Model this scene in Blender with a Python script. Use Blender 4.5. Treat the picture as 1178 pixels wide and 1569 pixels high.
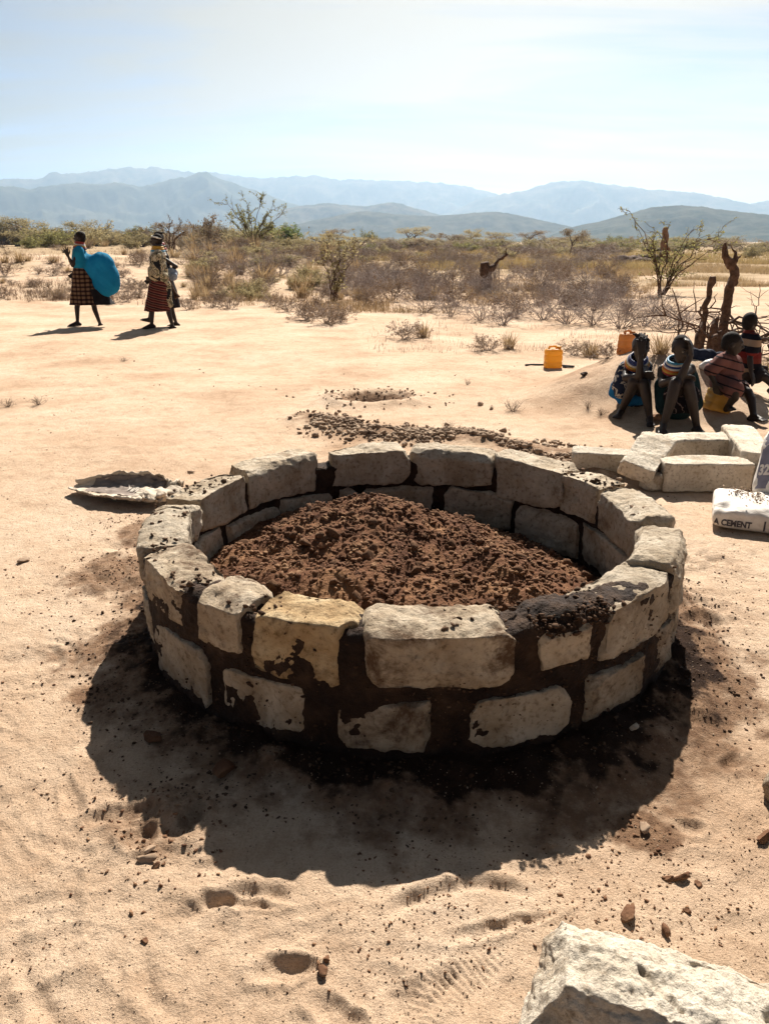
import bpy, bmesh, math, random
import numpy as np
from mathutils import Vector, Matrix, Euler

for o in list(bpy.data.objects):
    bpy.data.objects.remove(o, do_unlink=True)
scene = bpy.context.scene
COL = scene.collection
R = math.radians

# ------------------------------------------------------------------ camera
FPX, CXP, CYP, EYE = 1180.0, 589.0, 784.5, 1.5       # photograph is 1178 x 1569
PITCH = math.atan((CYP - 370.0) / FPX)
cam_d = bpy.data.cameras.new('camera')
cam_d.sensor_fit = 'VERTICAL'
cam_d.sensor_height = 24.0
cam_d.lens = 24.0 * FPX / 1569.0
cam_d.clip_start = 0.05
cam_d.clip_end = 60000.0
cam = bpy.data.objects.new('camera', cam_d)
cam.location = (0, 0, EYE)
cam.rotation_euler = (math.pi / 2 - PITCH, 0, 0)
COL.objects.link(cam)
scene.camera = cam

# ------------------------------------------------------------------ light
SUN_EL, SUN_AZ = R(42.5), R(11.0)                    # azimuth from +Y towards +X
sun_dir = Vector((math.sin(SUN_AZ) * math.cos(SUN_EL), math.cos(SUN_AZ) * math.cos(SUN_EL), math.sin(SUN_EL)))
sl = bpy.data.lights.new('sun', 'SUN')
sl.energy = 5.0
sl.angle = R(0.53)
sl.color = (1.0, 0.93, 0.82)
so = bpy.data.objects.new('sun', sl)
so.rotation_euler = sun_dir.to_track_quat('Z', 'Y').to_euler()
so.location = (30, 60, 60)
COL.objects.link(so)

world = bpy.data.worlds.new('World')
scene.world = world
world.use_nodes = True
wn, wl = world.node_tree.nodes, world.node_tree.links
wn.clear()
w_out = wn.new('ShaderNodeOutputWorld')
w_bg = wn.new('ShaderNodeBackground')
w_bg.inputs['Strength'].default_value = 0.05
sky = wn.new('ShaderNodeTexSky')
sky.sky_type = 'NISHITA'
sky.sun_disc = False
sky.sun_elevation = SUN_EL
sky.sun_rotation = SUN_AZ
sky.air_density = 0.3
sky.dust_density = 0.35
sky.ozone_density = 1.0
sky.altitude = 600
# thin streaky cirrus: whitens whatever the clear sky gives in that direction
tc = wn.new('ShaderNodeTexCoord')
sep = wn.new('ShaderNodeSeparateXYZ')
wl.new(tc.outputs['Generated'], sep.inputs[0])
mz = wn.new('ShaderNodeMath'); mz.operation = 'ADD'; mz.inputs[1].default_value = 0.13
wl.new(sep.outputs['Z'], mz.inputs[0])
dx = wn.new('ShaderNodeMath'); dx.operation = 'DIVIDE'
dy = wn.new('ShaderNodeMath'); dy.operation = 'DIVIDE'
wl.new(sep.outputs['X'], dx.inputs[0]); wl.new(mz.outputs[0], dx.inputs[1])
wl.new(sep.outputs['Y'], dy.inputs[0]); wl.new(mz.outputs[0], dy.inputs[1])
cmb = wn.new('ShaderNodeCombineXYZ')
wl.new(dx.outputs[0], cmb.inputs[0]); wl.new(dy.outputs[0], cmb.inputs[1])
mp = wn.new('ShaderNodeMapping')
mp.inputs['Rotation'].default_value = (0, 0, R(14))
mp.inputs['Scale'].default_value = (0.36, 1.25, 1)
mp.inputs['Location'].default_value = (6.6, 3.2, 0)
wl.new(cmb.outputs[0], mp.inputs[0])
cn = wn.new('ShaderNodeTexNoise')
cn.inputs['Scale'].default_value = 1.0
cn.inputs['Detail'].default_value = 7
cn.inputs['Roughness'].default_value = 0.55
cn.inputs['Distortion'].default_value = 0.6
wl.new(mp.outputs[0], cn.inputs[0])
cr = wn.new('ShaderNodeMapRange')
cr.inputs['From Min'].default_value = 0.36
cr.inputs['From Max'].default_value = 0.56
cr.inputs['To Min'].default_value = 0.0
cr.inputs['To Max'].default_value = 1.0
wl.new(cn.outputs['Fac'], cr.inputs[0])
bw = wn.new('ShaderNodeRGBToBW')
wl.new(sky.outputs[0], bw.inputs[0])
cc = wn.new('ShaderNodeMix'); cc.data_type = 'RGBA'; cc.blend_type = 'MULTIPLY'
cc.inputs[0].default_value = 1.0
cc.inputs[7].default_value = (1.34, 1.05, 0.69, 1)
# thin ice cloud scatters forward: brighter towards the sun
sdot = wn.new('ShaderNodeVectorMath'); sdot.operation = 'DOT_PRODUCT'; sdot.inputs[1].default_value = sun_dir
wl.new(tc.outputs['Generated'], sdot.inputs[0])
aur = wn.new('ShaderNodeMapRange'); aur.interpolation_type = 'SMOOTHSTEP'
aur.inputs['From Min'].default_value = 0.60; aur.inputs['From Max'].default_value = 0.98
aur.inputs['To Min'].default_value = 0.42; aur.inputs['To Max'].default_value = 1.75
wl.new(sdot.outputs['Value'], aur.inputs[0])
lum = wn.new('ShaderNodeMath'); lum.operation = 'MULTIPLY'
wl.new(bw.outputs[0], lum.inputs[0]); wl.new(aur.outputs[0], lum.inputs[1])
wl.new(lum.outputs[0], cc.inputs[6])
mixc = wn.new('ShaderNodeMix'); mixc.data_type = 'RGBA'
wl.new(cr.outputs[0], mixc.inputs[0])
wl.new(sky.outputs[0], mixc.inputs[6]); wl.new(cc.outputs[2], mixc.inputs[7])
wl.new(mixc.outputs[2], w_bg.inputs['Color'])
wl.new(w_bg.outputs[0], w_out.inputs['Surface'])

vs = scene.view_settings
vs.view_transform = 'Standard'
vs.look = 'None'
vs.gamma = 1.0
vs.use_curve_mapping = False
vs.exposure = 1.36
scene.cycles.use_denoising = True
scene.cycles.max_bounces = 6
scene.cycles.diffuse_bounces = 3
scene.cycles.transparent_max_bounces = 8
scene.cycles.volume_bounces = 0

# ------------------------------------------------------------------ helpers
def ray(px, py):
    x = (px - CXP) / FPX; y = -(py - CYP) / FPX
    c, s = math.cos(PITCH), math.sin(PITCH)
    return np.array([x, c + s * y, -s + c * y])

def on_plane(px, py, z=0.0):
    d = ray(px, py); t = (z - EYE) / d[2]
    return np.array([0, 0, EYE]) + t * d

def at(px, py, y):
    """the point seen at this pixel that stands y metres in front of the camera"""
    d = ray(px, py); t = y / d[1]
    return np.array([0, 0, EYE]) + t * d

def _hash(ix, iy, iz, seed):
    n = (ix.astype(np.int64) * 374761393 + iy.astype(np.int64) * 668265263 + iz.astype(np.int64) * 1274126177 + seed * 974711) & 0xFFFFFFFF
    n = ((n ^ (n >> 13)) * 1274126177) & 0xFFFFFFFF
    n = (n ^ (n >> 16)) & 0xFFFFFFFF
    return n / 4294967295.0

def vnoise(x, y, z, seed=0):
    x, y, z = np.broadcast_arrays(np.asarray(x, float), np.asarray(y, float), np.asarray(z, float))
    fx, fy, fz = np.floor(x), np.floor(y), np.floor(z)
    tx, ty, tz = x - fx, y - fy, z - fz
    tx = tx * tx * (3 - 2 * tx); ty = ty * ty * (3 - 2 * ty); tz = tz * tz * (3 - 2 * tz)
    r = 0
    for a in (0, 1):
        for b in (0, 1):
            for c in (0, 1):
                w = (tx if a else 1 - tx) * (ty if b else 1 - ty) * (tz if c else 1 - tz)
                r = r + w * _hash(fx + a, fy + b, fz + c, seed)
    return r * 2 - 1

def vnoise2(x, y, seed=0):
    x, y = np.broadcast_arrays(np.asarray(x, float), np.asarray(y, float))
    fx, fy = np.floor(x), np.floor(y)
    tx, ty = x - fx, y - fy
    tx = tx * tx * (3 - 2 * tx); ty = ty * ty * (3 - 2 * ty)
    z0 = np.zeros_like(fx)
    r = 0
    for a in (0, 1):
        for b in (0, 1):
            r = r + (tx if a else 1 - tx) * (ty if b else 1 - ty) * _hash(fx + a, fy + b, z0, seed)
    return r * 2 - 1

def fbm2(x, y, octs=4, seed=0, gain=0.5, ridged=False):
    r = 0; a = 1.0; t = 0
    for k in range(octs):
        c, s = math.cos(0.7 * k + 0.4), math.sin(0.7 * k + 0.4)
        f = 2.03 ** k
        n = vnoise2((x * c - y * s) * f, (x * s + y * c) * f, seed + k * 17)
        if ridged: n = 1 - 2 * np.abs(n)
        r = r + a * n; t += a; a *= gain
    return r / t

def fbm3(x, y, z, octs=4, seed=0, gain=0.5):
    r = 0; a = 1.0; t = 0
    for k in range(octs):
        f = 2.03 ** k
        r = r + a * vnoise(x * f + 3.1 * k, y * f + 1.7 * k, z * f - 2.3 * k, seed + k * 17)
        t += a; a *= gain
    return r / t

def sstep(a, b, x):
    t = np.clip((x - a) / (b - a), 0, 1)
    return t * t * (3 - 2 * t)

def link(o, parent=None):
    COL.objects.link(o)
    if parent is not None: o.parent = parent
    return o

def mesh_obj(name, V, F, mat=None, parent=None, smooth=True):
    me = bpy.data.meshes.new(name)
    if isinstance(F, np.ndarray):
        V = np.asarray(V, np.float32); n = F.shape[1]
        me.vertices.add(len(V)); me.vertices.foreach_set('co', V.ravel())
        me.loops.add(F.size); me.loops.foreach_set('vertex_index', F.astype(np.int32).ravel())
        me.polygons.add(len(F))
        me.polygons.foreach_set('loop_start', np.arange(0, F.size, n, dtype=np.int32))
        me.update(calc_edges=True)
    else:
        me.from_pydata([tuple(v) for v in V], [], [tuple(f) for f in F])
    if smooth:
        me.polygons.foreach_set('use_smooth', np.ones(len(me.polygons), bool))
    me.update()
    if mat: me.materials.append(mat)
    o = bpy.data.objects.new(name, me)
    return link(o, parent)

def tag(o, label=None, cat=None, group=None, kind=None):
    if label: o['label'] = label
    if cat: o['category'] = cat
    if group: o['group'] = group
    if kind: o['kind'] = kind
    return o

def empty(name, loc=(0, 0, 0), rz=0.0):
    o = bpy.data.objects.new(name, None)
    o.empty_display_size = 0.1
    o.location = loc; o.rotation_euler = (0, 0, rz)
    return link(o)

def copy_tree(o, parent=None):
    c = o.copy(); COL.objects.link(c); c.parent = parent
    for ch in list(o.children): copy_tree(ch, c)
    return c

class MB:
    """collects tubes, balls and quads for one mesh"""
    def __init__(s): s.v = []; s.f = []; s.n = 0
    def add(s, V, F):
        V = np.asarray(V, float)
        s.v.append(V); s.f.extend([tuple(i + s.n for i in f) for f in F]); s.n += len(V)
    def tube(s, pts, rad, n=6, cap=True, squash=None):
        pts = np.asarray(pts, float); k = len(pts)
        rad = np.broadcast_to(np.asarray(rad, float), (k,))
        tg = np.gradient(pts, axis=0); tg /= np.linalg.norm(tg, axis=1)[:, None] + 1e-9
        up = np.array([0, 0, 1.0]) if abs(tg[0][2]) < 0.9 else np.array([1.0, 0, 0])
        a = np.cross(tg[0], up); a /= np.linalg.norm(a)
        rows = []
        ang = np.arange(n) * 2 * math.pi / n
        for i in range(k):
            a = a - tg[i] * np.dot(a, tg[i]); a /= np.linalg.norm(a) + 1e-9
            b = np.cross(tg[i], a)
            rows.append(pts[i] + rad[i] * (np.cos(ang)[:, None] * a + np.sin(ang)[:, None] * b))
        V = np.vstack(rows); F = []
        for i in range(k - 1):
            for j in range(n):
                F.append((i * n + j, i * n + (j + 1) % n, (i + 1) * n + (j + 1) % n, (i + 1) * n + j))
        if cap:
            F.append(tuple(range(n - 1, -1, -1))); F.append(tuple((k - 1) * n + j for j in range(n)))
        s.add(V, F)
    def ball(s, c, r, n=10, m=7, rot=None):
        r = np.broadcast_to(np.asarray(r, float), (3,))
        V = [(0, 0, -1)]
        for i in range(1, m):
            ph = -math.pi / 2 + math.pi * i / m
            for j in range(n):
                t = 2 * math.pi * j / n
                V.append((math.cos(ph) * math.cos(t), math.cos(ph) * math.sin(t), math.sin(ph)))
        V.append((0, 0, 1)); V = np.array(V) * r
        if rot is not None: V = V @ np.asarray(rot).T
        F = []
        for j in range(n): F.append((0, 1 + (j + 1) % n, 1 + j))
        for i in range(m - 2):
            for j in range(n):
                a = 1 + i * n + j; b = 1 + i * n + (j + 1) % n
                F.append((a, b, b + n, a + n))
        L = len(V) - 1
        for j in range(n): F.append((L, L - n + j, L - n + (j + 1) % n))
        s.add(V + np.asarray(c, float), F)
    def cap(s, p, q, r0, r1, n=10):
        """tapered capsule"""
        p = np.asarray(p, float); q = np.asarray(q, float)
        s.ball(p, r0, n, 7); s.ball(q, r1, n, 7)
        s.tube([p, q], [r0 * 0.98, r1 * 0.98], n)
    def build(s, name, mat, parent=None, smooth=True):
        return mesh_obj(name, np.vstack(s.v), s.f, mat, parent, smooth)

def remeshed(mb, name, mat, parent, voxel=0.008, smooth=3):
    """fuses overlapping volumes into one continuous skin"""
    o = mb.build(name, mat)
    m = o.modifiers.new('r', 'REMESH'); m.mode = 'VOXEL'; m.voxel_size = voxel; m.use_smooth_shade = True
    if smooth:
        s = o.modifiers.new('s', 'SMOOTH'); s.factor = 0.5; s.iterations = smooth
    dg = bpy.context.evaluated_depsgraph_get(); dg.update()
    me = bpy.data.meshes.new_from_object(o.evaluated_get(dg))
    me.name = name
    old = o.data
    o.modifiers.clear(); o.data = me
    bpy.data.meshes.remove(old)
    if not me.materials: me.materials.append(mat)
    me.polygons.foreach_set('use_smooth', np.ones(len(me.polygons), bool))
    o.parent = parent
    return o

# ------------------------------------------------------------------ materials
def newmat(name, rough=0.9, spec=0.2):
    m = bpy.data.materials.new(name); m.use_nodes = True
    nt = m.node_tree; b = nt.nodes['Principled BSDF']
    b.inputs['Roughness'].default_value = rough
    b.inputs['Specular IOR Level'].default_value = spec
    return m, nt, nt.nodes, nt.links, b

def ramp(nodes, stops, interp='LINEAR'):
    r = nodes.new('ShaderNodeValToRGB'); r.color_ramp.interpolation = interp
    e = r.color_ramp.elements
    while len(e) < len(stops): e.new(0.5)
    for el, (p, c) in zip(e, stops):
        el.position = p; el.color = (*c, 1)
    return r

def noise_node(nodes, links, co, scale, detail=4, rough=0.55, dist=0.0):
    n = nodes.new('ShaderNodeTexNoise')
    n.inputs['Scale'].default_value = scale; n.inputs['Detail'].default_value = detail
    n.inputs['Roughness'].default_value = rough; n.inputs['Distortion'].default_value = dist
    links.new(co, n.inputs['Vector'])
    return n

def bump_node(nodes, links, h, bsdf, strength=0.5, dist=0.01, prev=None):
    b = nodes.new('ShaderNodeBump')
    b.inputs['Strength'].default_value = strength; b.inputs['Distance'].default_value = dist
    links.new(h, b.inputs['Height'])
    if prev: links.new(prev.outputs[0], b.inputs['Normal'])
    links.new(b.outputs[0], bsdf.inputs['Normal'])
    return b

def mixcol(nodes, links, fac, a, b, blend='MIX'):
    m = nodes.new('ShaderNodeMix'); m.data_type = 'RGBA'; m.blend_type = blend
    if hasattr(fac, 'links') or hasattr(fac, 'is_linked'): links.new(fac, m.inputs[0])
    else: m.inputs[0].default_value = fac
    for i, c in ((6, a), (7, b)):
        if isinstance(c, tuple): m.inputs[i].default_value = (*c, 1)
        else: links.new(c, m.inputs[i])
    return m.outputs[2]

def simple(name, c1, c2, scale=8, rough=0.9, bump=0.3, bscale=60, bdist=0.004, spec=0.2, coord='Object', c3=None):
    m, nt, N, L, b = newmat(name, rough, spec)
    tcn = N.new('ShaderNodeTexCoord'); co = tcn.outputs[coord]
    n = noise_node(N, L, co, scale, 6)
    stops = [(0.33, c1), (0.67, c2)] if c3 is None else [(0.3, c1), (0.5, c2), (0.68, c3)]
    r = ramp(N, stops)
    L.new(n.outputs['Fac'], r.inputs[0]); L.new(r.outputs[0], b.inputs['Base Color'])
    if bump:
        n2 = noise_node(N, L, co, bscale, 5, 0.65)
        bump_node(N, L, n2.outputs['Fac'], b, bump, bdist)
    return m

def leafmat(name, c1, c2, trans=0.35):
    m, nt, N, L, b = newmat(name, 0.75, 0.15)
    g = N.new('ShaderNodeNewGeometry')
    oi = N.new('ShaderNodeObjectInfo')
    ad = N.new('ShaderNodeMath'); ad.operation = 'ADD'
    L.new(g.outputs['Random Per Island'], ad.inputs[0])
    L.new(oi.outputs['Random'], ad.inputs[1])
    ml = N.new('ShaderNodeMath'); ml.operation = 'MULTIPLY'; ml.inputs[1].default_value = 0.5
    L.new(ad.outputs[0], ml.inputs[0])
    r = ramp(N, [(0.15, c1), (0.85, c2)])
    L.new(ml.outputs[0], r.inputs[0]); L.new(r.outputs[0], b.inputs['Base Color'])
    t = N.new('ShaderNodeBsdfTranslucent'); L.new(r.outputs[0], t.inputs[0])
    mx = N.new('ShaderNodeMixShader'); mx.inputs[0].default_value = trans
    L.new(b.outputs[0], mx.inputs[1]); L.new(t.outputs[0], mx.inputs[2])
    L.new(mx.outputs[0], N['Material Output'].inputs['Surface'])
    return m

def stonemat(name, base, pale, dark, stain, stain_amt):
    m, nt, N, L, b = newmat(name, 0.92, 0.15)
    tcn = N.new('ShaderNodeTexCoord'); co = tcn.outputs['Object']
    oi = N.new('ShaderNodeObjectInfo')
    mpn = N.new('ShaderNodeMapping'); L.new(co, mpn.inputs[0])
    cb = N.new('ShaderNodeCombineXYZ')
    mu = N.new('ShaderNodeMath'); mu.operation = 'MULTIPLY'; mu.inputs[1].default_value = 37.0
    L.new(oi.outputs['Random'], mu.inputs[0])
    for i in range(3): L.new(mu.outputs[0], cb.inputs[i])
    L.new(cb.outputs[0], mpn.inputs['Location'])
    co = mpn.outputs[0]
    n1 = noise_node(N, L, co, 7, 8, 0.62, 0.4)
    r1 = ramp(N, [(0.28, dark), (0.48, base), (0.7, pale)])
    L.new(n1.outputs['Fac'], r1.inputs[0])
    # pits
    n3 = noise_node(N, L, co, 55, 4, 0.6)
    r3 = ramp(N, [(0.30, (0.40, 0.35, 0.30)), (0.46, (1, 1, 1)), (0.75, (1.15, 1.14, 1.12))])
    L.new(n3.outputs['Fac'], r3.inputs[0])
    c = mixcol(N, L, 0.8, r1.outputs[0], r3.outputs[0], 'MULTIPLY')
    # mud smears
    n2 = noise_node(N, L, co, 6.5, 9, 0.72, 0.25)
    r2 = ramp(N, [(0.56 - stain_amt, (0, 0, 0)), (0.70 - stain_amt, (1, 1, 1))])
    L.new(n2.outputs['Fac'], r2.inputs[0])
    c = mixcol(N, L, r2.outputs[0], c, stain)
    # per stone tone
    mr = N.new('ShaderNodeMapRange'); mr.inputs['To Min'].default_value = 0.82; mr.inputs['To Max'].default_value = 1.12
    L.new(oi.outputs['Random'], mr.inputs[0])
    hs = N.new('ShaderNodeHueSaturation'); L.new(mr.outputs[0], hs.inputs['Value']); L.new(c, hs.inputs['Color'])
    L.new(hs.outputs[0], b.inputs['Base Color'])
    nb = noise_node(N, L, co, 26, 8, 0.7)
    b1 = bump_node(N, L, nb.outputs['Fac'], b, 0.9, 0.022)
    nb2 = noise_node(N, L, co, 120, 4, 0.7)
    bump_node(N, L, nb2.outputs['Fac'], b, 0.9, 0.006, b1)
    return m

M = {}
M['stone'] = stonemat('limestone', (0.44, 0.36, 0.27), (0.58, 0.50, 0.40), (0.30, 0.225, 0.15), (0.20, 0.14, 0.09), 0.0)
M['stone_mud'] = stonemat('limestone_muddy', (0.41, 0.325, 0.235), (0.55, 0.46, 0.355), (0.27, 0.195, 0.125), (0.115, 0.07, 0.042), 0.07)
M['stone_ochre'] = stonemat('limestone_ochre', (0.43, 0.30, 0.165), (0.57, 0.45, 0.29), (0.28, 0.175, 0.085), (0.12, 0.07, 0.035), 0.03)
M['block'] = stonemat('cut_block', (0.56, 0.49, 0.40), (0.67, 0.60, 0.51), (0.44, 0.365, 0.28), (0.36, 0.27, 0.185), 0.01)
M['mortar'] = simple('wet_mud_mortar', (0.012, 0.0062, 0.0048), (0.030, 0.016, 0.010), 11, 0.85, 1.0, 38, 0.03, 0.2, c3=(0.065, 0.037, 0.022))
M['soil'] = simple('dug_soil', (0.065, 0.027, 0.0155), (0.145, 0.068, 0.037), 5, 0.95, 1.0, 40, 0.03, 0.1, c3=(0.27, 0.145, 0.075))
M['clod'] = simple('soil_clod', (0.07, 0.032, 0.019), (0.15, 0.078, 0.045), 9, 0.95, 0.8, 60, 0.006, 0.1, c3=(0.27, 0.16, 0.092))
M['crumb'] = simple('mud_crumb', (0.03, 0.017, 0.011), (0.075, 0.043, 0.027), 9, 0.95, 0.8, 60, 0.006, 0.1, c3=(0.15, 0.095, 0.06))
M['gravel'] = simple('gravel', (0.16, 0.105, 0.07), (0.30, 0.21, 0.145), 3.0, 0.9, 0.5, 60, 0.004, 0.15, c3=(0.44, 0.34, 0.25))
M['bark'] = simple('dead_wood', (0.06, 0.034, 0.024), (0.17, 0.10, 0.066), 14, 0.9, 1.0, 40, 0.04)
M['twig'] = simple('dry_twig', (0.19, 0.15, 0.135), (0.36, 0.295, 0.265), 2.0, 0.9, 0)
M['twig_dark'] = simple('dark_twig', (0.07, 0.045, 0.033), (0.15, 0.10, 0.075), 2.0, 0.9, 0)
M['drygrass'] = leafmat('dry_grass', (0.24, 0.16, 0.085), (0.42, 0.31, 0.18), 0.3)
M['drybrown'] = leafmat('dry_brown_leaf', (0.15, 0.095, 0.06), (0.27, 0.19, 0.125), 0.25)
M['yellowgrass'] = leafmat('yellow_grass', (0.29, 0.215, 0.10), (0.44, 0.33, 0.16), 0.35)
M['green'] = leafmat('acacia_leaf', (0.15, 0.145, 0.05), (0.31, 0.28, 0.11), 0.55)
M['green_bright'] = leafmat('bright_leaf', (0.10, 0.135, 0.028), (0.20, 0.24, 0.06), 0.45)
M['olive'] = leafmat('olive_leaf', (0.22, 0.18, 0.09), (0.37, 0.305, 0.16), 0.55)
M['brownleaf'] = leafmat('brown_leaf', (0.17, 0.125, 0.08), (0.31, 0.24, 0.155), 0.4)

# ------------------------------------------------------------------ ground
RC = np.array([0.105, 3.02]); R_OUT, R_IN, Z_TOP = 1.075, 0.90, 0.45
rng = np.random.default_rng(7)
random.seed(7)

def _g(px, py): return on_plane(px, py)[:2]
gravel_path = [_g(*p) for p in [(478, 640), (520, 655), (590, 668), (660, 672), (720, 672), (800, 688), (880, 700), (905, 725)]]
pit = _g(572, 611)
foot = []   # x, y, half length, half width, angle, depth
for px, py, a, b, an, dp in [(440, 1487, .075, .034, 5, .020), (185, 1250, .085, .04, 20, .018), (215, 1285, .05, .04, 60, .02),
                             (365, 1385, .10, .02, -8, .014), (300, 1255, .05, .03, 70, .012), (720, 1500, .13, .05, 60, .008),
                             (640, 1540, .13, .045, 35, .008), (520, 1560, .07, .03, -30, .015), (60, 1450, .12, .04, 30, .006),
                             (110, 1220, .10, .03, 120, .009), (770, 1425, .14, .02, 15, .012), (40, 1010, .12, .10, 0, .010),
                             (150, 1130, .10, .04, 90, .008), (830, 1310, .07, .02, 15, .01), (1060, 1270, .05, .03, 0, .012),
                             (1120, 1170, .06, .03, 40, .012), (1090, 960, .08, .035, 80, .012), (330, 1330, .09, .03, 30, .007)]:
    g = _g(px, py); foot.append((g[0], g[1], a, b, R(an), dp))
for k in range(90):
    px = rng.uniform(-60, 1240); py = rng.uniform(860, 1560)
    g = _g(px, py)
    if abs(np.hypot(*(g - RC)) - 1.0) < 0.35: continue
    foot.append((g[0], g[1], rng.uniform(.06, .12), rng.uniform(.025, .045), rng.uniform(0, 3.14), rng.uniform(.002, .006)))
arcs = []  # scraped arcs: centre, radius, angle range, depth
for px, py, r, a0, a1, dp in [(375, 1475, .19, 60, 150, .012), (345, 1470, .16, 170, 260, .006), (760, 1560, .33, 60, 140, .012), (30, 1020, .14, -60, 80, .008),
                              (30, 1020, .19, -70, 90, .006), (120, 1500, .5, 50, 120, .005), (500, 1240, .8, 200, 330, .006), (200, 1400, .55, 30, 110, .006)]:
    g = _g(px, py); arcs.append((g[0], g[1], r, R(a0), R(a1), dp))
heap_c = np.array([2.85, 7.75])

def seg_dist(x, y, path):
    d = np.full(x.shape, 1e9)
    for p, q in zip(path[:-1], path[1:]):
        v = q - p; t = np.clip(((x - p[0]) * v[0] + (y - p[1]) * v[1]) / (v @ v), 0, 1)
        d = np.minimum(d, np.hypot(x - p[0] - t * v[0], y - p[1] - t * v[1]))
    return d

def heap_h(x, y):
    u = (x - heap_c[0]) / np.where(x > heap_c[0], 1.05, 1.6); v = (y - heap_c[1]) / 1.35
    v = np.where(v < 0, v * 1.0, v * 0.8)
    q = np.sqrt(u * u + v * v)
    q = q + 0.10 * fbm2(x * 1.3, y * 1.3, 3, 41)
    return 0.46 * (1 - sstep(0.0, 1.05, q)) * (1 + 0.15 * fbm2(x * 3, y * 3, 3, 5))

def ground_h(x, y, detail=True):
    x = np.asarray(x, float); y = np.asarray(y, float)
    d = np.hypot(x, y)
    h = 0.9 * sstep(15.5, 34, y) * sstep(-1.0, -13, x)
    h = h + 0.05 * fbm2(x * 0.35, y * 0.35, 3, 11) * sstep(4.5, 9, d)
    h = h + 0.022 * fbm2(x * 0.9, y * 0.9, 3, 3) * (1 - 0.5 * sstep(20, 60, d))
    h = h + 0.5 * fbm2(x * 0.02, y * 0.02, 2, 15) * sstep(60, 200, d)
    h = h + heap_h(x, y)
    if not detail: return h
    near = 1 - sstep(14, 26, d)
    rr = np.hypot(x - RC[0], y - RC[1]); th = np.arctan2(y - RC[1], x - RC[0])
    h = h + near * 0.007 * fbm2(x * 3.2, y * 3.2, 3, 21) + near * 0.0050 * fbm2(x * 11, y * 11, 3, 31)
    h = h + near * 0.0022 * fbm2(x * 42, y * 42, 2, 37)
    # swept, trampled ripples running round the ring
    sw = sstep(1.3, 1.7, rr) * (1 - sstep(3.0, 4.5, rr))
    h = h + 0.0045 * sw * fbm2(rr * 13 + 2 * fbm2(x * 2, y * 2, 2, 8), th * 4.0, 3, 51, ridged=True)
    # long shallow scuffs on the track
    h = h + near * sstep(4.2, 5.5, y) * 0.006 * fbm2(x * 1.6 + 0.5 * y, y * 7, 3, 61)
    for fx, fy, a, b, an, dp in foot:
        m = (np.abs(x - fx) < 0.3) & (np.abs(y - fy) < 0.3)
        if not m.any(): continue
        c, s = math.cos(an), math.sin(an)
        u = (x[m] - fx) * c + (y[m] - fy) * s; v = -(x[m] - fx) * s + (y[m] - fy) * c
        v = v + 0.008 * fbm2(u * 30, v * 30, 2, 3)
        q = np.sqrt((u / a) ** 2 + (v / (b * (1 - 0.25 * u / a))) ** 2)
        h[m] = h[m] - dp * (1 - sstep(0.35, 1.1, q)) + 0.35 * dp * np.exp(-((q - 1.25) / 0.22) ** 2)
    for ax, ay, r, a0, a1, dp in arcs:
        q = np.hypot(x - ax, y - ay); t = np.arctan2(y - ay, x - ax)
        w = np.minimum((t - a0) % (2 * math.pi), (a1 - t) % (2 * math.pi))
        on = (((t - a0) % (2 * math.pi)) < (a1 - a0)) * sstep(0, 0.35, w)
        h = h - on * dp * np.exp(-((q - r) / 0.016) ** 2) + on * dp * 0.9 * np.exp(-((q - r - 0.035) / 0.018) ** 2)
    # boot tread in the sand at the bottom of the track
    for px, py, an in ((715, 1500, 35), (660, 1535, 60)):
        g = _g(px, py); c, s = math.cos(R(an)), math.sin(R(an))
        u = (x - g[0]) * c + (y - g[1]) * s; v = -(x - g[0]) * s + (y - g[1]) * c
        w = (1 - sstep(0.8, 1.0, np.sqrt((u / .12) ** 2 + (v / .045) ** 2)))
        h = h + w * 0.0022 * np.sin(u * 2 * math.pi / 0.016)
    # wet spill banked against the wall
    lump = fbm2(x * 9, y * 9, 4, 71)
    wob = 0.10 * fbm2(x * 2.2, y * 2.2, 3, 77)
    h = h + (1 - sstep(1.05, 1.34 + 0, rr + wob)) * (0.035 + 0.03 * lump)
    h = h + 0.016 * (1 - sstep(1.3, 1.75, rr + 2 * wob)) * np.maximum(lump, 0)
    # dug-up soil at the left of the wall
    for px, py, rad in ((190, 880, .28), (230, 830, .18), (215, 1260, .17), (300, 1250, .12), (1060, 930, .25), (1010, 1090, .2), (1080, 860, .25)):
        g = _g(px, py); q = np.hypot(x - g[0], y - g[1])
        h = h + np.exp(-(q / rad) ** 2) * (0.012 + 0.03 * fbm2(x * 14, y * 14, 3, 81))
    gd = seg_dist(x, y, gravel_path)
    h = h + 0.05 * np.exp(-(gd / 0.22) ** 2) * (1 + 0.6 * fbm2(x * 5, y * 5, 3, 91))
    q = np.hypot((x - pit[0]) / 1.4, y - pit[1])
    h = h - 0.10 * np.exp(-(q / 0.14) ** 2) + 0.05 * np.exp(-((q - 0.32) / 0.13) ** 2) * (1 + 0.7 * fbm2(x * 6, y * 6, 3, 93))
    return h

def gz(x, y):
    return float(ground_h(np.array([x]), np.array([y]))[0])

def ground_pt(px, py):
    z = 0.0
    d = ray(px, py)
    if d[2] > -0.004: d[2] = -0.004
    best = None
    ys = np.geomspace(0.9, 300, 420); t = ys / d[1]
    P = np.array([0, 0, EYE]) + t[:, None] * d
    hit = np.nonzero(P[:, 2] <= ground_h(P[:, 0], P[:, 1], False))[0]
    k = hit[0] if len(hit) else len(ys) - 1
    p = P[k]
    return np.array([p[0], p[1], gz(p[0], p[1])])

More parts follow.
